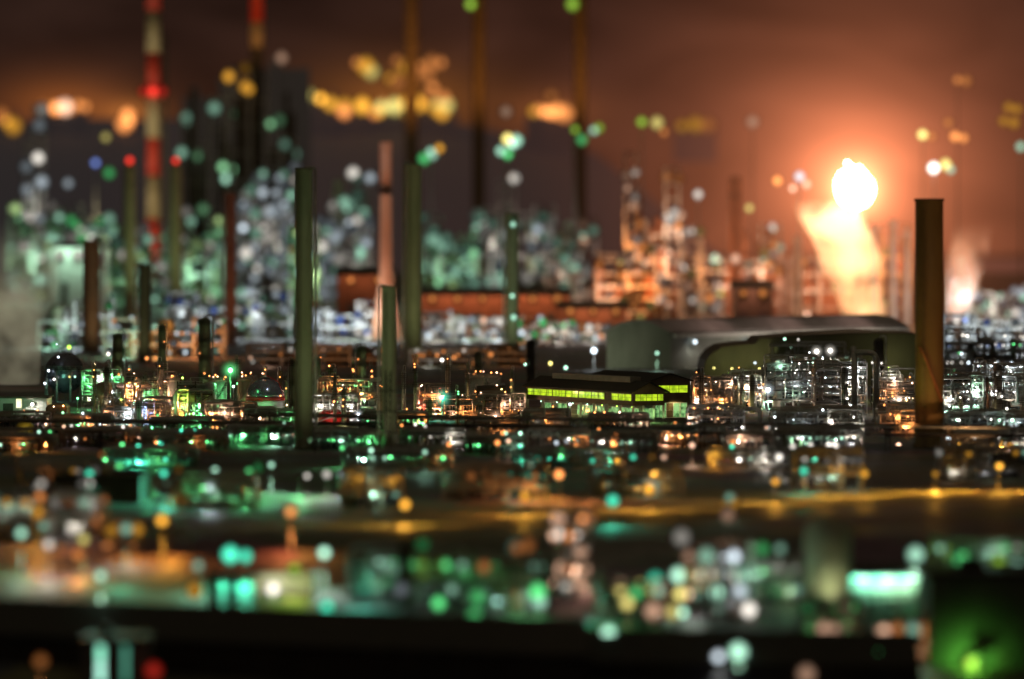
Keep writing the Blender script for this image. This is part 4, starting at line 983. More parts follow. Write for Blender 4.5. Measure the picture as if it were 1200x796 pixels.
lamp_post(663, 431, 7, 'mint', 1.3, .7, 'mint lamp over the left end of the hall roof', y=1740)
lamp_post(645, 426, 8, 'yellow', 1.2, .7, 'yellow lamp over the left end of the hall roof', y=1750)
lamp_post(770, 414, 9, 'mint', .8, .9, 'mint lamp on the rounded gable of the large pale shed', 700, y=1860)

# long pipe racks crossing in front
def pipe_rack(label, x0, y0, x1, y1, zt, n, seed, mat_list, tiers=2):
    rr = random.Random(seed); t = thing('pipe_rack', label, 'pipe rack', loc=(x0, y0, gz(y0)))
    d = Vector((x1-x0, y1-y0, 0)); L = d.length; e = d.normalized(); g = Vector((-e.y, e.x, 0))
    P = lambda a, b, z: tuple(e*a+g*b+Vector((0, 0, z)))
    k = max(2, int(L/12))
    for i in range(k+1):
        a = L*i/k; m = MB()
        for b in (0, 5): m.beam(P(a, b, 0), P(a, b, zt+.2), .35)
        for q in range(tiers): m.beam(P(a, -.4, zt-q*1.8), P(a, 5.4, zt-q*1.8), .32)
        obj('trestle', m, dark_steel, t)
    for q in range(tiers):
        for j in range(n):
            r = rr.choice((.14, .2, .28, .36)); b = .3+4.4*j/max(1, n-1); z = zt-q*1.8+.17+r
            m = MB(); aa = rr.uniform(.3, .7)*L
            m.bend([P(-2, b, z), P(aa, b, z), P(aa, b, z+.0001+rr.choice((0, 0, 1.2))), P(aa+3, b, z+.0001), P(L+2, b, z)] if False else [P(-2, b, z), P(aa, b, z), P(L+2, b, z)], r, 1, 6); obj('pipe', m, rr.choice(mat_list), t)
    return t
pipe_rack('long dark pipe rack crossing below the whole sharp band', X(300, 1190), 1190, X(800, 1150), 1150, 5.5, 5, 3, (dark_steel, pipe_paint, dark_steel))
pipe_rack('pipe rack continuing past the brown chimney to the right edge', X(820, 1140), 1140, X(1260, 1120), 1120, 5.0, 5, 4, (dark_steel, pipe_paint, pipe_metal))
pipe_rack('green-lit pipe rack running below the slim tanks', X(-20, 1180), 1180, X(330, 1165), 1165, 4.5, 5, 5, (pipe_paint, pipe_metal, dark_steel))

# ------------------------------------------------------------------ far units (blurred background)
GRN = ('mint', 'leaf', 'mint', 'pear', 'white'); BLU = ('cool', 'cool', 'white', 'blue'); OPK = ('peach', 'orange', 'peach', 'white')
far_unit('narrow white-lit tower at the far left skyline', 28, 50, 4300, 122, 14, ('white', 'cool', 'mint'), .30, 101, floors=9, bay=8, vessels=1)
far_unit('green glowing unit at far left above the steam', 10, 62, 4000, 238, 44, GRN, .16, 102, vessels=3, washp=22000)
far_unit('bright mint-lit unit left of the banded chimney', 58, 130, 4200, 240, 64, ('mint', 'mint', 'green', 'white'), .22, 103, vessels=6, vmat=white_paint, washp=26000)
far_unit('green-lit unit directly behind the banded chimney', 128, 215, 3600, 262, 62, GRN, .17, 104, vessels=4, washp=20000)
far_unit('green-lit unit right of the banded chimney', 205, 262, 3900, 248, 44, GRN, .16, 105, vessels=3, washp=20000)
far_unit('large white-lit tower block left of the dark-topped chimney', 280, 347, 4000, 190, 85, ('white', 'cool', 'cool', 'mint'), .24, 106, floors=9, vessels=3, spread=.9)
far_unit('large white-lit tower block right of the dark-topped chimney', 368, 434, 4000, 203, 80, ('white', 'cool', 'mint'), .22, 107, floors=9, vessels=3, spread=.9)
far_unit('green and amber unit between the white tower blocks', 340, 372, 3400, 262, 22, ('pear', 'leaf', 'orange', 'mint'), .2, 108, vessels=2)
far_unit('green-lit unit behind the tall olive chimney', 495, 560, 3800, 252, 50, ('leaf', 'mint', 'mint', 'pear'), .2, 109, vessels=3, washp=20000)
far_unit('grey-white unit behind the pale green chimney', 556, 650, 3900, 240, 64, ('white', 'white', 'cool', 'mint'), .19, 110, vessels=4, washp=20000)
far_unit('tall slim white-lit tower above the pale green chimney', 584, 604, 4100, 200, 8, ('white', 'peach'), .2, 111, floors=8, bay=8, vessels=0)
far_unit('grey and peach unit left of the orange towers', 640, 700, 3800, 255, 40, ('white', 'peach', 'mint', 'peach'), .18, 112, vessels=3)
far_unit('tall peach-lit lattice tower, broadest of the orange towers', 764, 796, 3100, 196, 32, ('peach', 'orange', 'white', 'peach'), .32, 113, floors=10, bay=8, vessels=3, vmat=rust_paint, washp=42000)
far_unit('slim peach-lit tower left of the broadest orange tower', 733, 758, 3200, 178, 18, ('peach', 'orange', 'white'), .2, 114, floors=9, bay=8, vessels=2, vmat=rust_paint, washp=42000)
far_unit('orange-lit unit between the slim towers and the flare', 800, 915, 3300, 262, 52, ('peach', 'orange', 'white', 'mint', 'yellow'), .2, 115, vessels=7, vmat=rust_paint, washp=42000)
far_unit('orange-lit unit with many columns left of the flame', 700, 770, 3000, 290, 34, ('orange', 'peach', 'yellow', 'orange'), .25, 116, vessels=7, vmat=rust_paint, washp=42000)
far_unit('flare-lit unit of close columns right under the flame', 925, 1068, 3000, 262, 30, ('orange', 'peach', 'yellow'), .28, 117, vessels=14, vmat=rust_paint, bay=18, washp=42000)
far_unit('white-lit unit at the right edge beyond the chimney', 1110, 1215, 2900, 318, 46, ('white', 'cool', 'cool', 'mint'), .3, 118, vessels=4)
far_unit('purple-white lit low unit left of the domed tank', 195, 340, 2500, 340, 60, BLU+('mint',), .16, 119, vessels=5, floors=3)
far_unit('blue-white low unit behind the dark-topped chimney', 352, 452, 2500, 352, 52, BLU, .30, 120, vessels=5, floors=3)
far_unit('white-lit low unit behind the teal lamp', 492, 600, 2500, 366, 44, ('cool', 'white', 'white', 'peach'), .26, 121, vessels=5, floors=3)
far_unit('mixed-lamp low unit left of the large pale shed', 600, 712, 2450, 372, 56, ('white', 'orange', 'green', 'cool', 'peach'), .3, 122, vessels=5, floors=3)
far_unit('green-lit low unit behind the spherical tank', 45, 130, 2300, 352, 40, ('cool', 'mint', 'green', 'white', 'cool'), .28, 123, vessels=4, floors=3)
far_unit('dim unit with scattered lamps behind the slim tanks', 122, 262, 2100, 372, 44, ('orange', 'mint', 'white', 'green', 'cool'), .24, 124, vessels=6, floors=3)
far_unit('dim dark unit with few lamps behind the domed tank', 290, 450, 1950, 402, 22, ('orange', 'peach', 'white'), .25, 125, vessels=6, floors=3, vmat=brown_paint, washp=1500)
far_unit('dim rust-dark unit behind the rust-lit pumps', 480, 618, 1950, 404, 26, ('orange', 'white', 'orange'), .3, 126, vessels=5, floors=3, vmat=brown_paint, washp=1500)
far_unit('white and violet lit unit behind the right edge frames', 1105, 1220, 2150, 368, 40, BLU, .4, 127, vessels=5, floors=3)
# dark tower block with green lamps (upper left)
t = far_unit('dark tall block dotted with green lamps right of the banded chimney', 212, 345, 5000, 84, 9, ('mint', 'leaf', 'leaf', 'mint'), .22, 130, floors=8, vessels=12, vmat=dark_shell, low=.5, lr=1.8, wash=0)
far_unit('dark slim block with amber lamp stack, left half of the skyline', 268, 292, 4900, 78, 5, ('amber', 'amber'), .4, 131, floors=8, vessels=2, vmat=dark_shell, low=.6, lr=1.8, wash=0)
haze_glow = surf('dark_cladding_haze_glow', (.03, .03, .028), (.06, .058, .05), .9, 0, .05)
nb_ = haze_glow.node_tree.nodes['Principled BSDF']; nb_.inputs['Emission Color'].default_value = (.021, .0165, .0135, 1); nb_.inputs['Emission Strength'].default_value = .85   # lit night haze put in as glow of the cladding
def boiler_house(label, px0, px1, y, top, seed):
    rr = random.Random(seed); t = thing('boiler_house', label, 'building', (px0+px1)/2, y); w = M(px1-px0, y)/2; h = H(top, y)
    m = MB(); m.box(-w, w, 0, 60, 0, h); obj('wall', m, haze_glow, t)
    m = MB(); m.box(-w-1.5, w+1.5, -1.5, 61, h+.01, h+3); m.box(-w*.6, -w*.1, 10, 40, h+2.5, h+14); obj('roof', m, haze_glow, t)
    m = MB(); m.lathe([(5, h*.4), (4, h*.96), (3.4, h*1.02)], 12, (w+5.2, 20)); m.beam((w+5, 20, h*.42), (w-2, 20, h*.42), 3); obj('duct', m, haze_glow, t)
    for k in range(3):
        lamp(t, (rr.uniform(-w, w), -3, h*rr.uniform(.5, .98)), rr.choice(('mint', 'leaf', 'leaf')), lampL(y, 2, rr.uniform(.05, .22)), 2)
boiler_house('dark bulky boiler house close right of the banded chimney', 214, 250, 5150, 118, 1)
boiler_house('dark bulky boiler house with amber lamps on its left, tallest of the dark blocks', 256, 300, 5250, 96, 2)
boiler_house('dark bulky boiler house left of the dark-topped olive chimney', 306, 352, 5200, 84, 3)
# far long halls washed in orange light
def lit_hall(label, px0, px1, y, top, mat, color, power, n, roof=roof_dark):
    t = thing('lit_hall', label, 'building', (px0+px1)/2, y); w = M(px1-px0, y)/2; h = H(top, y)
    m = MB(); m.box(-w, w, 0, 30, 0, h); obj('wall', m, mat, t)
    m = MB(); m.hexa([(-w-1, -1, h+.01), (w+1, -1, h+.01), (w+1, 31, h+.01), (-w-1, 31, h+.01)], [(-w-1, 14.5, h+4), (w+1, 14.5, h+4), (w+1, 15.5, h+4), (-w-1, 15.5, h+4)]); obj('roof', m, roof, t)
    for k in range(max(2, int(w/9))):
        x = -w+(k+.5)*2*w/max(2, int(w/9)); m = MB(); m.box(x-2, x+2, -.2, -.01, 0, h*.5); obj('door', m, dark_steel, t)
    for k in range(n):
        x = -w+(k+.5)*2*w/n; light(t, (x, -9, h+3), color, power, (x, 0, h*.35), 140)
        lamp(t, (x, -1, h*.9), 'orange' if color[1] < .6 else 'white', lampL(y, .9, .2), .9, 'wall_lamp')
    return t
lit_hall('long hall washed in orange light behind the teal lamp', 492, 668, 2750, 346, rust_paint, (1, .46, .24), 6000, 6)
lit_hall('orange-washed hall right under the orange towers', 655, 735, 2650, 362, rust_paint, (1, .5, .27), 5500, 3)
lit_hall('dim orange-washed hall left of the flared chimney', 395, 460, 2750, 322, rust_paint, (1, .48, .25), 4000, 2)
lit_hall('dark hall with pink-lit eave left of the flame', 860, 905, 2600, 338, wall_brown, (1, .4, .3), 5000, 2)
lit_hall('green-lit hall in the left far field', 60, 122, 3300, 290, white_paint, (.55, 1, .7), 13000, 3)
column('pale orange column with lamp left of the flame', 862, 3000, 16, 206, rust_paint, name='far_column', cat='column', plats=2, ladder=False, pipe=False, lamps=2, pal=('peach',), val=.25, lr=1.1)
for k, (px, top, w) in enumerate(((1024, 262, 9), (1046, 256, 10), (1062, 268, 8), (1126, 300, 9), (935, 276, 10))):
    column(('thin flare-lit column just right of the steam plume', 'thicker flare-lit column between the plume and chimney', 'thin flare-lit column touching the dark chimney', 'flare-lit column beyond the chimney', 'flare-lit column left of the steam plume')[k], px, 2900+k*10, w, top, white_paint, name='far_column', cat='column', plats=2, ladder=False, pipe=False)

# far lamp masts
def far_mast(px, row, color, val, r, y, label, extra=()):
    t = thing('floodlight_mast', label, 'mast', px, y); h = H(row, y)
    m = MB(); m.lathe([(1.1, 0), (.6, h*.6), (.4, h-1)], 8); obj('pole', m, steel, t)
    m = MB(); m.box(-3, 3, -.4, .4, h-1.6, h-.9); m.tube([(-3, 0, h-1.2), (3, 0, h-1.2)], .2, 6); obj('lamp_bar', m, dark_steel, t)
    lamp(t, (0, -.6, h), color, lampL(y, r, val), r)
    for dx, dr, c, v in extra: lamp(t, (M(dx, y), -.6, h-M(dr, y)), c, lampL(y, r, v), r)
    return t
far_mast(595, 163, 'yellow', .75, 2.6, 3800, 'tall mast with the big mint and cream lamps above the pale chimney', ((6, 5, 'mint', .8), (-8, 14, 'mint', .35), (0, 18, 'green', .3), (10, 2, 'mint', .5), (-2, -32, 'peach', .1)))
far_mast(838, 304, 'mint', .95, 2.8, 3500, 'mast with one large mint lamp left of the flame', ((2, 3, 'mint', .5),))
far_mast(674, 152, 'lime', .14, 1.8, 3900, 'mast with four dim green lamps below the amber skyline', ((22, 1, 'mint', .25), (8, 12, 'green', .16), (28, -2, 'lime', .16)))
far_mast(752, 143, 'lime', .22, 1.8, 3900, 'mast with two dim lime lamps right of the four green lamps', ((18, 1, 'yellow', .24), (26, 12, 'orange', .16)))
far_mast(505, 178, 'mint', .30, 1.8, 3900, 'mast with mint and amber lamps right of the amber glow', ((10, -4, 'amber', .35), (-8, 8, 'green', .22), (2, 4, 'mint', .25)))
far_mast(112, 191, 'blue', .28, 1.9, 4200, 'mast with a dim blue lamp left of the banded chimney', ((16, 12, 'green', .14), (-32, 24, 'cool', .1), (12, -30, 'yellow', .12)))
far_mast(1081, 158, 'yellow', .75, 2.0, 3300, 'mast with a cream lamp behind the brown chimney top', ((38, 2, 'orange', .55), (48, 4, 'orange', .45), (30, -14, 'orange', .2), (10, 2, 'orange', .2)))
far_mast(1094, 197, 'white', 1.6, 2.2, 3200, 'mast with a bright white lamp right over the chimney top', ((14, -4, 'yellow', .6), (20, 2, 'mint', .3)))
far_mast(1122, 94, 'orange', .22, 2.0, 3600, 'tall mast with a dim orange lamp over the right edge', ((10, 1, 'orange', .14),))
far_mast(1196, 172, 'mint', .25, 2.0, 3600, 'mast with a dim mint lamp at the right edge', ((-14, -46, 'amber', .12), (-4, -44, 'amber', .12), (-20, -30, 'amber', .14), (-8, -28, 'amber', .16)))
far_mast(937, 207, 'cool', .5, 2.0, 3000, 'mast with violet-white and orange lamps left of the flame', ((-8, 14, 'peach', .6), (-26, 5, 'orange', .85), (8, 9, 'peach', .5)))
far_mast(818, 228, 'white', .3, 1.8, 3300, 'mast with one white lamp between towers and flame', ((-20, 24, 'peach', .2), (60, 16, 'yellow', .25)))
far_mast(882, 143, 'peach', .15, 1.8, 4200, 'faint peach lamp on a mast far up left of the flame')
far_mast(330, 68, 'peach', .13, 2.4, 5200, 'faint pinkish lamp on a mast over the dark green-dotted block')

# skyline: distant plants on the hill crest
def hill_plant(label, px, row, lamps, y=9900, w=40, gh=None):
    zb = HC+(HY-row)*y/F-12
    t = thing('skyline_plant', label, 'distant plant', loc=(X(px, y), y, zb)); ww = M(w, y)/2
    m = MB(); m.box(-ww, ww, 0, 40, -60, 2); m.box(-ww*.5, -ww*.2, -5, 20, -30, 8); obj('hall', m, MATS['hill'], t)  # hall shares the haze glow put into the hill surface
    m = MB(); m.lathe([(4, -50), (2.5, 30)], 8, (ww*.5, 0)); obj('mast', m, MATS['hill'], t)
    for dx, dr, c, v, r in lamps: lamp(t, (M(dx, y), -8, 12-M(dr, y)), c, lampL(y, r, v), r)
    return t
rr = random.Random(5)
hill_plant('far skyline plant with a wide orange flare at the left edge', 72, 125, [(dx, rr.uniform(-2, 3), 'orange', .8 if abs(dx) < 12 else .25, 6) for dx in (-22, -12, -6, 0, 6, 12, 20, 28)]+[(-2, 1, 'peach', .9, 7), (5, 1, 'peach', .7, 7)], w=60)
hill_plant('far skyline plant with one round orange flare near the banded chimney', 148, 139, [(0, 0, 'peach', 2.6, 9), (1, 4, 'orange', 1.2, 8), (-2, 7, 'orange', .6, 8), (2, -4, 'orange', .7, 8)], w=30)
hill_plant('dim far skyline plant with amber lamps at the edge of view', 8, 140, [(0, 2, 'amber', .45, 6), (8, 8, 'amber', .3, 6), (-6, -4, 'orange', .2, 6)], w=40)
L_ = []
for k in range(18): L_.append((rr.uniform(-62, 62), rr.uniform(-3, 9), rr.choice(('amber', 'orange', 'amber', 'yellow')), rr.uniform(.25, .6), 6))
for k in range(16): L_.append((rr.uniform(-10, 55), rr.uniform(-55, 0), rr.choice(('amber', 'orange')), rr.uniform(.12, .3), 7))
L_ += [(-36, -46, 'amber', .4, 6), (-46, -50, 'orange', .22, 6), (-30, -40, 'yellow', .22, 6)]
hill_plant('far skyline plant ablaze with clustered amber lamps', 465, 124, L_, w=140)
hill_plant('far skyline plant with orange lamps right of the brightest amber cluster', 646, 131, [(-20, 0, 'amber', .2, 6), (-8, 0, 'orange', .6, 6), (0, 1, 'orange', .9, 7), (8, 0, 'orange', .8, 7), (16, 2, 'orange', .5, 6), (-14, -2, 'orange', .3, 6), (0, -18, 'orange', .1, 6)], w=60)
hill_plant('dim far skyline plant with few amber lamps left of the cluster', 376, 116, [(0, 0, 'amber', .6, 7), (12, 6, 'amber', .4, 6), (-14, -4, 'yellow', .22, 6), (-30, -8, 'yellow', .18, 6), (-20, 10, 'mint', .15, 6)], w=60)
hill_plant('faint far skyline plant near the flare haze', 815, 146, [(0, 0, 'amber', .14, 6), (14, 1, 'orange', .12, 6), (-16, 2, 'amber', .1, 6)], w=50)

# ------------------------------------------------------------------ foreground: road, lamps, yards
def road():
    pts = [(X(250, 800), 800), (X(470, 812), 812), (X(600, 838), 838), (X(740, 862), 862), (X(900, 886), 886), (X(1250, 950), 950), (X(1700, 1040), 1040)]
    m = MB(); vs = []; hw = 7
    for (x, y) in pts: vs += [(x, y-hw, .012), (x, y+hw, .012)]
    m.add(vs, [(2*i, 2*i+2, 2*i+3, 2*i+1) for i in range(len(pts)-1)]); struct('road', m, surf('pale_worn_asphalt', (.10, .095, .09), (.17, .165, .155), .7, 0, .2))
    for s, n_ in ((-1, 'kerb'), (1, 'kerb')):
        m = MB()
        for a, b in zip(pts, pts[1:]): m.hexa([(a[0], a[1]+s*hw-.2, 0), (b[0], b[1]+s*hw-.2, 0), (b[0], b[1]+s*hw+.2, 0), (a[0], a[1]+s*hw+.2, 0)], [(a[0], a[1]+s*hw-.2, .15), (b[0], b[1]+s*hw-.2, .15), (b[0], b[1]+s*hw+.2, .15), (a[0], a[1]+s*hw+.2, .15)])
        struct(n_, m, concrete)
    m = MB()
    for a, b in zip(pts, pts[1:]):
        n = int((Vector(b)-Vector(a)).length/9)
        for k in range(n):
            p = Vector(a).lerp(Vector(b), (k+.2)/n); q = Vector(a).lerp(Vector(b), (k+.65)/n); m.add([(p.x, p.y-.15, .02), (q.x, q.y-.15, .02), (q.x, q.y+.15, .02), (p.x, p.y+.15, .02)], [(0, 1, 2, 3)])
    o = struct('road_marking', m, road_paint)
road()
def street_lamp(px, row, color, val, y, label, power, r=.5):
    t = thing('street_lamp', label, 'street lamp', px, y); h = H(row, y)
    m = MB(); m.lathe([(.22, 0), (.22, .8), (.12, .9), (.08, h)], 8); obj('pole', m, steel, t)
    m = MB(); m.bend([(0, 0, h-.3), (0, 0, h+.4), (0, -1.8, h+.7)], .07); obj('arm', m, steel, t)
    m = MB(); m.box(-.35, .35, -2.8, -1.5, h+.62, h+.85); obj('head', m, dark_steel, t)
    r *= 1.6; lamp(t, (0, -2.2, h+.2), color, lampL(y, r, val), r)
    light(t, (0, -2.4, h-1.2), color, power*.5, (0, -4, 0), 150)
    for q in (-1, 1): light(t, (q*.3, -2.4, h-1.2), color, power*3.4, (q*13, -2+q*1.2, 0), 95, .3, 1)
for a in ((475, 592, 'amber', .62, 832, 'amber street lamp at the left end of the lit road', 5200), (615, 582, 'amber', .42, 862, 'dim amber street lamp behind the lit road', 5200), (655, 557, 'orange', 1.2, 905, 'brightest orange street lamp above the lit road', 5200),
          (760, 574, 'amber', .62, 880, 'amber street lamp over the middle of the lit road', 6000), (908, 565, 'amber', .5, 905, 'amber street lamp right of the road bend', 5200), (1012, 556, 'amber', .35, 930, 'dim amber street lamp below the great U pipe', 5200),
          (1170, 547, 'amber', 1.1, 945, 'bright amber street lamp at the right end of the road', 8000), (860, 590, 'amber', .15, 878, 'faint amber street lamp low beside the road', 6000), (1095, 556, 'amber', .18, 945, 'faint amber street lamp before the right end of the road', 9000)):
    street_lamp(*a)
FG = [  # px, row, height, colour, disc, radius, label, power
 (190, 610, 6, 'amber', .62, .5, 'amber lamp over the orange-lit yard at left', 900), (341, 600, 6, 'orange', .62, .6, 'red-orange lamp on a pole left of the road', 1600),
 (30, 588, 6, 'amber', .35, .6, 'dim amber lamp, lower of the left edge cluster', 1500), (47, 583, 7, 'orange', .4, .6, 'orange lamp in the left edge cluster', 900), (44, 600, 5, 'amber', .3, .6, 'dimmest amber lamp in the left edge cluster', 900),
 (25, 625, 6, 'mint', .5, .6, 'pale mint lamp at the left edge', 600), (57, 638, 5, 'white', .3, .6, 'dim white lamp beside the pale mint one', 600), (98, 632, 5, 'yellow', .35, .6, 'cream lamp over the orange patch', 600), (92, 650, 3, 'orange', .32, .6, 'low orange lamp under the cream one', 800),
 (148, 620, 5, 'mint', .2, .7, 'dim mint lamp near the amber yard lamp', 600), (105, 556, 5, 'teal', .6, .5, 'teal lamp right above the dark flat block', 700), (192, 555, 5, 'teal', .6, .5, 'teal lamp at the left end of the green yard', 2600), (252, 552, 5, 'mint', .75, .5, 'pale green lamp in the green yard', 2200),
 (140, 546, 5, 'green', .5, .7, 'wide green lamp left of the green yard', 2200), (245, 572, 4, 'cool', .45, .5, 'blue-white lamp low in the green yard', 400), (292, 553, 5, 'green', .45, .5, 'green lamp in the middle of the green yard', 2400), (318, 545, 5, 'mint', .5, .5, 'bright mint lamp right end of the green yard', 1500), (360, 558, 4, 'white', .3, .5, 'dim white lamp right of the green yard', 500), (383, 556, 4, 'white', .3, .5, 'dim white lamp by the chimney foot', 400), (400, 556, 4, 'cool', .22, .5, 'faint bluish lamp right of the chimney foot', 300),
 (435, 528, 4, 'mint', .9, .5, 'small bright mint lamp below the black mast', 300), (401, 525, 4, 'green', .6, .5, 'green lamp left below the black mast', 600), (498, 530, 4, 'mint', .5, .5, 'pale mint lamp below the rust-lit pumps', 300), (622, 543, 4, 'mint', .45, .5, 'mint lamp left above the orange street lamp', 300), (598, 555, 4, 'teal', .2, .5, 'faint teal lamp by the road', 200), (657, 527, 4, 'green', .4, .5, 'green lamp below the hall', 500), (742, 536, 4, 'teal', .35, .5, 'small teal lamp right below the hall', 400), (778, 536, 4, 'peach', .5, .5, 'salmon lamp below the orange pipework', 300), (811, 522, 4, 'peach', .7, .5, 'bright salmon lamp before the orange pipework', 500), (583, 519, 4, 'orange', 1.1, .7, 'big orange lamp in front of the rust-lit pumps, brighter of two', 700), (596, 517, 4, 'peach', .9, .5, 'smaller orange lamp touching the big orange one', 300), (652, 519, 4, 'cool', .5, .5, 'violet-white lamp left below the hall centre', 100), (664, 517, 4, 'cool', .35, .5, 'dim blue lamp below the hall centre', 100), (675, 521, 4, 'orange', .5, .5, 'orange-red lamp below the hall centre', 300), (859, 518, 4, 'orange', .6, .6, 'orange-red lamp left of the square U pipe', 400), (913, 536, 4, 'white', .8, .5, 'white lamp left below the white-lit frames', 400), (942, 552, 4, 'teal', .45, .5, 'teal lamp under the white-lit frames', 500), (950, 522, 3, 'white', 1.0, .7, 'white lamp, left of the bright pair under the frames', 500), (978, 523, 3, 'white', 1.3, .9, 'big white lamp, right of the bright pair under the frames', 700),
 (718, 587, 4, 'teal', .55, .6, 'teal lamp left above the pink lamp tower', 700), (270, 650, 4, 'teal', .9, .9, 'brightest teal lamp left of the pink-lit strip', 2600), (288, 652, 4, 'teal', .5, .7, 'teal lamp right beside the brightest teal one', 1500), (380, 648, 6, 'mint', .9, .6, 'white-mint lamp at the right end of the pink-lit strip', 1500), (320, 690, 5, 'white', .95, .7, 'cream-white lamp glowing over the small yellow bay', 1500), (345, 668, 4, 'lime', .3, .7, 'dim lime lamp above the small yellow bay', 800),
 (118, 675, 6, 'mint', .45, .6, 'pale mint lamp over the dark teal yard', 2200), (383, 712, 5, 'teal', .5, .6, 'teal lamp at the edge of the dark roof', 1500), (228, 692, 4, 'amber', .22, .6, 'dim amber lamp by the two dark posts', 700), (232, 663, 4, 'mint', .2, .6, 'faint mint lamp above the two dark posts', 500),
 (514, 707, 5, 'green', .55, .6, 'round green lamp in the lower middle', 1500), (560, 700, 5, 'green', .25, .8, 'dim green lamp left of the bright green patch', 900), (556, 722, 4, 'green', .28, .8, 'dimmer green lamp lower in the middle', 900), (630, 694, 6, 'green', .55, .9, 'big green lamp left of the pink lamp tower', 3000), (632, 705, 4, 'mint', .45, .8, 'mint lamp just under the big green lamp', 1500), (585, 740, 4, 'cool', .4, .6, 'violet-white lamp on the dark roof edge', 100), (670, 748, 4, 'peach', .38, .7, 'salmon lamp at the bottom right of the tower', 300), (713, 742, 4, 'mint', .85, .6, 'bright mint lamp over the teal ground', 1100), (470, 691, 5, 'cool', .07, .5, 'faint grey lamp on the dark post', 60), (735, 707, 5, 'yellow', .45, .6, 'cream lamp right of the pink lamp tower', 600), (768, 680, 6, 'teal', .4, .5, 'small teal lamp above the mixed lamp tower', 700), (765, 716, 4, 'peach', .3, .6, 'dim peach lamp left of the mixed lamp tower', 300), (763, 752, 3, 'teal', .4, .8, 'low teal lamp under the mixed lamp tower', 900),
 (865, 764, 4, 'mint', .75, .7, 'bright mint lamp at the lower edge, brighter of its pair', 600), (842, 770, 4, 'cool', .5, .6, 'pale blue-green lamp at the lower edge', 900), (1073, 650, 7, 'mint', .42, .6, 'mint lamp right above the teal canopy', 900), (1128, 657, 7, 'green', .6, .9, 'bright green lamp over the dark block', 2500), (1170, 660, 6, 'lime', .25, .7, 'dim lime lamp right over the dark block', 700), (1192, 663, 6, 'mint', .3, .7, 'pale lamp at the right edge over the dark block', 500), (853, 604, 4, 'peach', .13, .6, 'faint pinkish lamp by the road bend', 80), (855, 583, 4, 'mint', .14, .6, 'faint mint lamp by the road bend', 80),
 (965, 738, 4, 'peach', .28, .7, 'dim salmon lamp, left of the pair under the canopy', 800), (978, 738, 4, 'peach', .2, .7, 'fainter salmon lamp between the pair', 300), (1036, 742, 4, 'peach', .7, .8, 'bright salmon lamp, right of the pair under the canopy', 900), (1029, 771, 4, 'green', .28, .6, 'small green lamp low at right', 400), (1070, 739, 5, 'mint', .25, .6, 'dim mint lamp beside the dark block', 300), (945, 790, 3, 'peach', .16, .8, 'faint salmon lamp at the bottom edge', 300)]
for px, row, h, c, v, r, lab, p in FG: lamp_post(px, row, h, c, v*.8, r*(1.7 if row > 560 else 1.25), lab, p*.8)

def block(name, label, px0, px1, y, top, depth, wall, roof, parapet=True, cat='building'):
    t = thing(name, label, cat, (px0+px1)/2, y); w = M(px1-px0, y)/2; h = H(top, y)
    m = MB(); m.box(-w, w, 0, depth, -10 if y < 800 else 0, h); obj('wall', m, wall, t)
    m = MB(); m.box(-w-.3, w+.3, -.3, depth+.3, h+.004, h+.5); m.box(-w*.5, -w*.2, depth*.4, depth*.6, h+.4, h+2.0); obj('roof', m, roof, t)
    m = MB(); m.box(-1, 1, -.1, -.004, 0, 2.4); obj('door', m, dark_steel, t)
    return t, w, h
block('flat_block', 'dark flat-roofed block left of the green yard', 62, 164, 900, 560, 26, roof_dark, roof_dark)
block('flat_block', 'small dark block under the left edge lamp cluster', -40, 22, 850, 640, 16, roof_dark, roof_dark)
# long dark warehouse across the lower left, bays lit below its roof
def warehouse(label, pxa, pxb, ya, yb, rowa, rowb, depth):
    A = Vector((X(pxa, ya), ya, HC+(HY-rowa)*ya/F)); B = Vector((X(pxb, yb), yb, HC+(HY-rowb)*yb/F))
    base = -26; t = thing('long_warehouse', label, 'building', loc=(A.x, A.y, base)); d = B-A
    def P(u, v, z): return (d.x*u, d.y*u+v, A.z+d.z*u-base+z)
    m = MB(); m.hexa([(0, .5, 0), (d.x, d.y+.5, 0), (d.x, d.y+depth-.5, 0), (0, depth-.5, 0)], [P(0, .5, -.2), P(1, .5, -.2), P(1, depth-.5, 3.3), P(0, depth-.5, 3.3)]); obj('wall', m, roof_dark, t)
    m = MB(); m.hexa([P(0, 0, 0), P(1, 0, 0), P(1, depth, 4), P(0, depth, 4)], [P(0, 0, .4), P(1, 0, .4), P(1, depth, 4.4), P(0, depth, 4.4)])
    obj('roof', m, roof_dark, t)
    return t
warehouse('long unlit warehouse roof across the lower left', -60, 690, 724, 708, 744, 772, 14)
warehouse('second unlit warehouse roof, lower, left of the tall dark block', 668, 1080, 716, 710, 779, 784, 9)
t, w, h = block('dark_block', 'tall dark block with a green floodlight on its face, lower right', 1090, 1260, 722, 676, 22, surf('dark_green_wall', (.05, .055, .045), (.11, .115, .095), .7, 0, .2), roof_dark)
m = MB(); m.box(-4.4, -3.4, -2.6, -1.9, 1.2, 1.7); m.tube([(-3.9, -2.2, 0), (-3.9, -2.2, 1.2)], .1, 6); obj('floodlight', m, dark_steel, t)
lz = H(777, 722); lx = X(1138, 722)-X(1175, 722)
lamp(t, (lx, -1.2, lz), 'lime', lampL(722, .6, .5), .6); light(t, (lx, -3.4, lz), (.22, 1, .10), 2400, (lx, 0, lz), 155)
light(t, (lx, -2.8, lz-2), (.3, 1, .18), 900, (lx, 0, lz+2), 150)

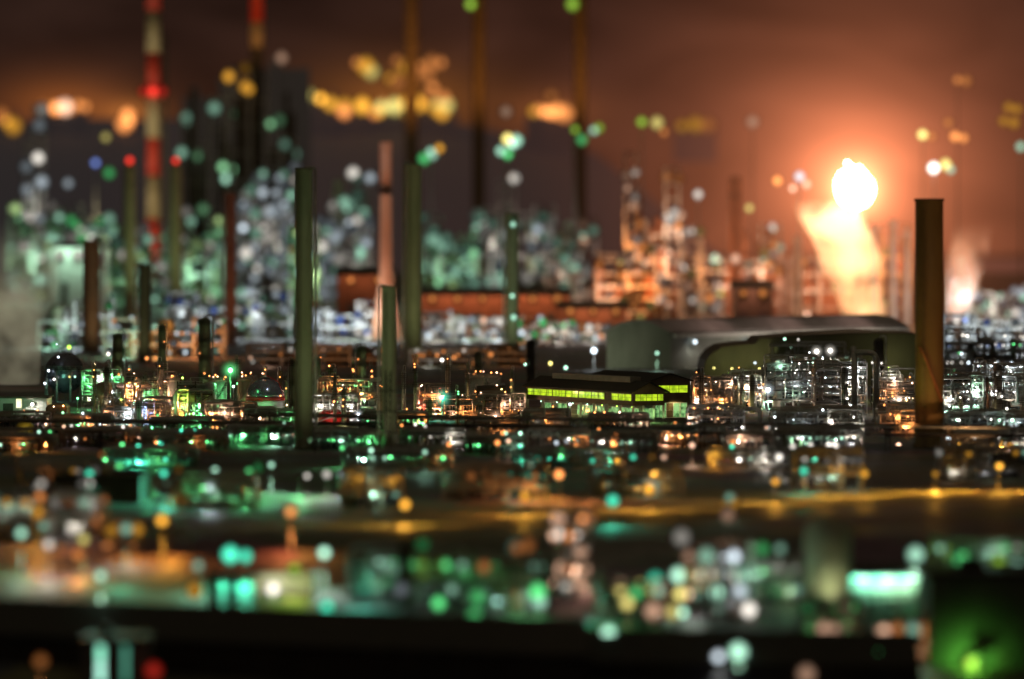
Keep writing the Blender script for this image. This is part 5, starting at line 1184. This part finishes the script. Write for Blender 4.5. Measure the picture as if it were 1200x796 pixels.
# pale silo and teal canopy
t = thing('silo', 'broad pale silo glowing beside the teal canopy', 'silo', 970, 748)
r = M(28, 748); h = H(604, 748)
m = MB(); m.lathe([(r, -1), (r, h-2), (r*.7, h-.6), (.1, h)], 28); obj('shell', m, surf('silo_paint', (.30, .29, .2), (.45, .43, .32), .65, 0, .2, .3), t)
m = MB(); m.lathe([(r+.02, h*.5), (r+.18, h*.5), (r+.18, h*.5+.3), (r+.02, h*.5+.3)], 28); obj('hoop', m, steel, t)
obj('ladder', ladder_mb(-r*.5, -r-.3, .5, h-2), dark_steel, t)
light(t, (0, -7, 1), (.8, .9, .5), 2600, (0, 0, 4.5), 120)
t = thing('loading_canopy', 'low open canopy full of blinding teal light', 'canopy', 1036, 749)
y = 749; w = M(44, y); h = H(674, y)
m = MB(); m.hexa([(-w-.5, -1, h), (w+.5, -1, h), (w+.5, 8, h+.9), (-w-.5, 8, h+.9)], [(-w-.5, -1, h+.3), (w+.5, -1, h+.3), (w+.5, 8, h+1.2), (-w-.5, 8, h+1.2)]); obj('roof', m, roof_dark, t)
m = MB(); m.box(-w, w, 7, 7.4, 0, h+.5); obj('back_wall', m, white_paint, t)
for s in (-1, -.33, .33, 1): m = MB(); m.box(s*w*.97-.15, s*w*.97+.15, -.3, 0, 0, h); obj('pillar', m, steel, t)
for k in range(6):
    x = -w+w*2*(k+.5)/6; m = MB(); m.tube([(x-.9, 3, h-.7), (x+.9, 3, h-.7)], .12, 6); obj('tube_lamp', m, glow('mint' if k % 2 else 'teal', 7), t)
    light(t, (x, 3.2, h-1.4), (.25, 1, .62) if k < 3 else (.5, 1, .55), 520, (x, 7, .8), 165)
# pink-lit strip
t = thing('covered_conveyor', 'covered conveyor with a pink-lit side, left of the road', 'conveyor', 355, 815)
y = 815; w = M(82, y); z0 = H(641, y); z1 = H(627, y)
m = MB(); m.hexa([(-w, 0, z0), (w, 4, z0+.8), (w, 7, z0+.8), (-w, 3, z0)], [(-w, 0, z0+1.6), (w, 4, z0+2.4), (w, 7, z0+2.4), (-w, 3, z0+1.6)]); obj('gallery', m, white_paint, t)
for s in (-.9, -.3, .3, .9): m = MB(); m.beam((s*w, 2+s*2, -1), (s*w, 2+s*2, z0+.4), .4); obj('leg', m, dark_steel, t)
for x, c, p in ((-w*.6, (.4, 1, .8), 260), (0, (1, .3, .2), 420), (w*.3, (1, .35, .22), 420), (w*.9, (.7, 1, .9), 420)): light(t, (x, -3.0, z0+1.4), c, p, (x, 3, z0+1), 160)
# bay lit yellow
t = thing('open_bay', 'small open bay lit cream-yellow below the conveyor', 'building', 332, 751)
y = 751; w = M(36, y); h = H(672, y)
m = MB(); m.box(-w, w, 5, 5.4, -6, h); obj('back_wall', m, white_paint, t)
for q in (-w, w-.3): m = MB(); m.box(q, q+.3, 0, 4.99, -6, h); obj('side_wall', m, white_paint, t)
m = MB(); m.box(-w-.4, w+.4, -.6, 5.8, h+.003, h+.35); obj('roof', m, dark_steel, t)
for x, c, p in ((-w*.3, (1, .95, .55), 420), (w*.5, (.75, .9, .25), 200)): light(t, (x, 1.2, h-.8), c, p, (x, 4, 0), 160)
# bottom-left lit hut
t, w, h = block('gate_house', 'low house with two tall mint windows at the bottom edge', 96, 172, 704, 752, 10, surf('dim_wall', (.10, .10, .09), (.16, .16, .15), .7, 0, .3), roof_dark)
for px, ww, mt in ((118, 9, teal_pane), (147, 7, pane_mat('dim_teal_glass', (.05, .25, .16), (.1, .4, .27), 1.0, .3))):
    x = X(px, 704)-X(134, 704); q = M(ww, 704)/2; z1 = H(756, 704); z0 = H(800, 704)
    m = MB(); m.beam((x-q, -.08, z0), (x-q, -.08, z1), .12); m.beam((x+q, -.08, z0), (x+q, -.08, z1), .12); m.beam((x-q, -.08, z1), (x+q, -.08, z1), .12); m.beam((x-q, -.08, (z0+z1)/2), (x+q, -.08, (z0+z1)/2), .1); f = obj('window', m, white_paint, t)
    m = MB(); m.add([(x-q, -.04, z0), (x+q, -.04, z0), (x+q, -.04, z1), (x-q, -.04, z1)], [(0, 1, 2, 3)]); obj('pane', m, mt, f)
lamp_post(180, 786, 3, 'red', .12, .9, 'dim red lamp at the bottom edge', 60, y=702)
lamp_post(48, 775, 3, 'orange', .08, .8, 'faint brown lamp at the bottom left corner', 300, y=704)
# dark posts
for px, y, row, lab in ((250, 746, 668, 'left one of two dark tanks by the dim amber lamp'), (272, 746, 670, 'right one of two dark tanks by the dim amber lamp')):
    column(lab, px, y, 14, row, dark_shell, name='dark_tank', cat='tank', plats=1, pipe=False)
column('tall dark post column in the lower middle', 475, 748, 14, 632, dark_shell, name='dark_column', cat='column', plats=1, pipe=False)
# lamp towers
process_frame('lower middle lamp tower with pink and peach lamps', 650, 692, 752, 604, 5, 7, ('peach', 'peach', 'orange', 'white'), 26, .34, .5, seed=60, bay=3, drums=1, pipes=4, name='lamp_tower', cat='lamp tower', cols=1)
process_frame('lower right lamp tower with cream and mint lamps', 792, 832, 738, 648, 4, 7, ('peach', 'yellow', 'mint', 'white'), 16, .30, .5, seed=61, bay=3, drums=1, pipes=4, name='lamp_tower', cat='lamp tower')
process_frame('lower right lamp tower with white and peach lamps', 838, 884, 740, 650, 4, 7, ('white', 'peach', 'mint', 'cool'), 18, .32, .5, seed=62, bay=3, drums=1, pipes=4, name='lamp_tower', cat='lamp tower')
process_frame('low pump frame with peach and mint lamps between the lamp towers', 700, 792, 737, 688, 2, 8, ('peach', 'mint', 'green', 'yellow'), 14, .22, .5, seed=63, bay=5, drums=3, pipes=6, name='pump_skid', cat='steel structure')
process_frame('low pump frame with amber lamps below the amber yard lamp', 124, 222, 786, 640, 2, 8, ('amber', 'amber', 'orange'), 12, .22, .5, seed=64, bay=5, drums=3, pipes=6, name='pump_skid', cat='steel structure')
process_frame('low pump frame with salmon lamps at the lower right', 1052, 1086, 730, 735, 2, 6, ('peach', 'orange'), 6, .18, .6, seed=65, bay=4, drums=1, pipes=4, name='pump_skid', cat='steel structure')
# amber floods on the yard
for px, y, c, p, lab in ((178, 938, 'green', 3000, 'squat green floodlight, first from the left in the green yard'), (232, 926, 'teal', 3200, 'squat teal-green floodlight, second from the left in the green yard'), (290, 934, 'green', 3200, 'squat green floodlight, third from the left in the green yard'), (352, 928, 'green', 3200, 'squat green floodlight, last in the green yard'), (420, 748, 'teal', 1500, 'squat floodlight over the dim teal ground right of the yellow bay'), (612, 744, 'green', 1600, 'squat floodlight on the green patch left of the pink lamp tower'), (700, 742, 'teal', 1600, 'squat floodlight over the teal ground right of the pink lamp tower'), (640, 925, 'amber', 2600, 'squat amber floodlight behind the lit road'), (965, 925, 'amber', 1800, 'squat amber floodlight behind the right half of the lit road'), (150, 780, 'amber', 1300, 'squat amber floodlight, left in the amber yard'), (200, 780, 'amber', 1600, 'squat amber floodlight, right in the amber yard'), (140, 760, 'teal', 900, 'squat floodlight shining over the dark teal yard'), (540, 750, 'green', 1600, 'squat floodlight over the dim green yard'), (800, 732, 'teal', 900, 'squat teal floodlight under the lamp towers'), (880, 752, 'green', 1400, 'squat green floodlight left of the silo')):
    t = thing('yard_floodlight', lab, 'floodlight', px, y)
    m = MB(); m.tube([(0, 0, 0), (0, 0, 3.2)], .1, 6); obj('pole', m, steel, t); m = MB(); m.box(-.5, .5, -.3, .3, 3.2, 3.7); obj('housing', m, dark_steel, t)
    light(t, (0, -.8, 3.0), c, p*1.2, (0, -5, 0), 160)

# ------------------------------------------------------------------ night sky
w = bpy.data.worlds.new('World'); scene.world = w; w.use_nodes = True
nt = w.node_tree; nt.nodes.clear(); N = nt.nodes.new; L = nt.links.new
def math_(op, a, b=None):
    n = N('ShaderNodeMath'); n.operation = op
    for i, v in enumerate((a, b)):
        if v is None: continue
        if isinstance(v, (int, float)): n.inputs[i].default_value = v
        else: L(v, n.inputs[i])
    return n.outputs[0]
tc = N('ShaderNodeTexCoord'); fd = Vector((fx, FY, fz-HC)).normalized()
sub = N('ShaderNodeVectorMath'); sub.operation = 'DISTANCE'; L(tc.outputs['Generated'], sub.inputs[0]); sub.inputs[1].default_value = fd
ang = math_('MAXIMUM', sub.outputs['Value'], .004)
g1 = math_('POWER', math_('DIVIDE', .0166, ang), 1.75)           # haze lit by the flare, falling off with angle
nz = N('ShaderNodeTexNoise'); nz.inputs['Scale'].default_value = 26; nz.inputs['Detail'].default_value = 6; nz.inputs['Distortion'].default_value = .6
mpw = N('ShaderNodeMapping'); mpw.inputs['Scale'].default_value = (1, 1, 2.6); L(tc.outputs['Generated'], mpw.inputs[0]); L(mpw.outputs[0], nz.inputs['Vector'])
mr = N('ShaderNodeMapRange'); mr.inputs[1].default_value = .25; mr.inputs[2].default_value = .75; mr.inputs[3].default_value = .55; mr.inputs[4].default_value = 1.45; L(nz.outputs['Fac'], mr.inputs[0])
g2 = math_('MULTIPLY', g1, mr.outputs[0])
def bg(c, s):
    b = N('ShaderNodeBackground'); b.inputs[0].default_value = (*c, 1)
    if isinstance(s, (int, float)): b.inputs[1].default_value = s
    else: L(s, b.inputs[1])
    return b.outputs[0]
sx = N('ShaderNodeSeparateXYZ'); L(tc.outputs['Generated'], sx.inputs[0])
hz = math_('POWER', 2.718, math_('MULTIPLY', math_('MAXIMUM', sx.outputs[2], 0), -45))
sky = N('ShaderNodeTexSky'); sky.sky_type = 'NISHITA'; sky.sun_disc = False; sky.sun_elevation = math.radians(-4); sky.sun_rotation = math.radians(200)
sb = N('ShaderNodeBackground'); L(sky.outputs[0], sb.inputs[0]); sb.inputs[1].default_value = .01
def addsh(a, b):
    n = N('ShaderNodeAddShader'); L(a, n.inputs[0]); L(b, n.inputs[1]); return n.outputs[0]
hz2 = math_('MULTIPLY', hz, mr.outputs[0]); mr2 = mr.outputs[0]
over = math_('MULTIPLY', math_('MAXIMUM', math_('SUBTRACT', sx.outputs[2], .12), 0), 1.0)   # brighter sky overhead, out of view, added as ambient fill
def glow_at(px, row, width, colr, k):               # lit haze hanging over the plants beyond the crest
    v = Vector(((px-600)/F, 1, (HY-row)/F)).normalized()
    d = N('ShaderNodeVectorMath'); d.operation = 'SUBTRACT'; L(tc.outputs['Generated'], d.inputs[0]); d.inputs[1].default_value = v
    sc = N('ShaderNodeVectorMath'); sc.operation = 'MULTIPLY'; sc.inputs[1].default_value = (F/width, F/width, F/(width*.42)); L(d.outputs[0], sc.inputs[0])
    ln = N('ShaderNodeVectorMath'); ln.operation = 'LENGTH'; L(sc.outputs[0], ln.inputs[0])
    return bg(colr, math_('MULTIPLY', math_('POWER', 2.718, math_('MULTIPLY', math_('POWER', ln.outputs['Value'], 1.4), -1.0)), k))
ext = addsh(addsh(glow_at(468, 118, 75, (.22, .07, .008), 1), glow_at(75, 122, 60, (.30, .08, .012), .8)), addsh(glow_at(646, 130, 45, (.25, .07, .012), .6), glow_at(150, 132, 26, (.5, .16, .03), .8)))
tot = addsh(addsh(ext, bg((.062, .054, .030), over)), addsh(addsh(bg((.27, .07, .028), g2), bg((.055, .014, .005), hz2)), addsh(bg((.0115, .0078, .0064), mr2), sb.outputs[0])))
o = N('ShaderNodeOutputWorld'); L(tot, o.inputs[0])
s = bpy.data.lights.new('fill_sun', 'SUN'); s.energy = .02; s.angle = math.radians(10); s.color = (1, .8, .6); so = bpy.data.objects.new('fill_sun', s); col.objects.link(so); so.rotation_euler = (math.radians(50), 0, math.radians(25))  # weak warm sun added as fill for dark shapes

# ------------------------------------------------------------------ camera
cam = bpy.data.cameras.new('camera'); co = bpy.data.objects.new('camera', cam); col.objects.link(co); scene.camera = co
co.location = (0, 0, HC); co.rotation_euler = (PI/2, 0, 0)
cam.sensor_width = 36; cam.lens = 36*F/1200; cam.shift_y = -(398-HY)/1200; cam.clip_start = 10; cam.clip_end = 60000
cam.dof.use_dof = True; cam.dof.focus_distance = D; A = CINF*D/F; cam.dof.aperture_fstop = cam.lens*1e-3/A

scene.view_settings.view_transform = 'Standard'; scene.view_settings.look = 'None'; scene.view_settings.exposure = 0
c = scene.cycles; c.use_denoising = True; c.max_bounces = 4; c.diffuse_bounces = 2; c.glossy_bounces = 2; c.volume_bounces = 1; c.transmission_bounces = 2
c.sample_clamp_indirect = 3; c.use_adaptive_sampling = False; c.caustics_reflective = False; c.caustics_refractive = False
c.volume_max_steps = 256
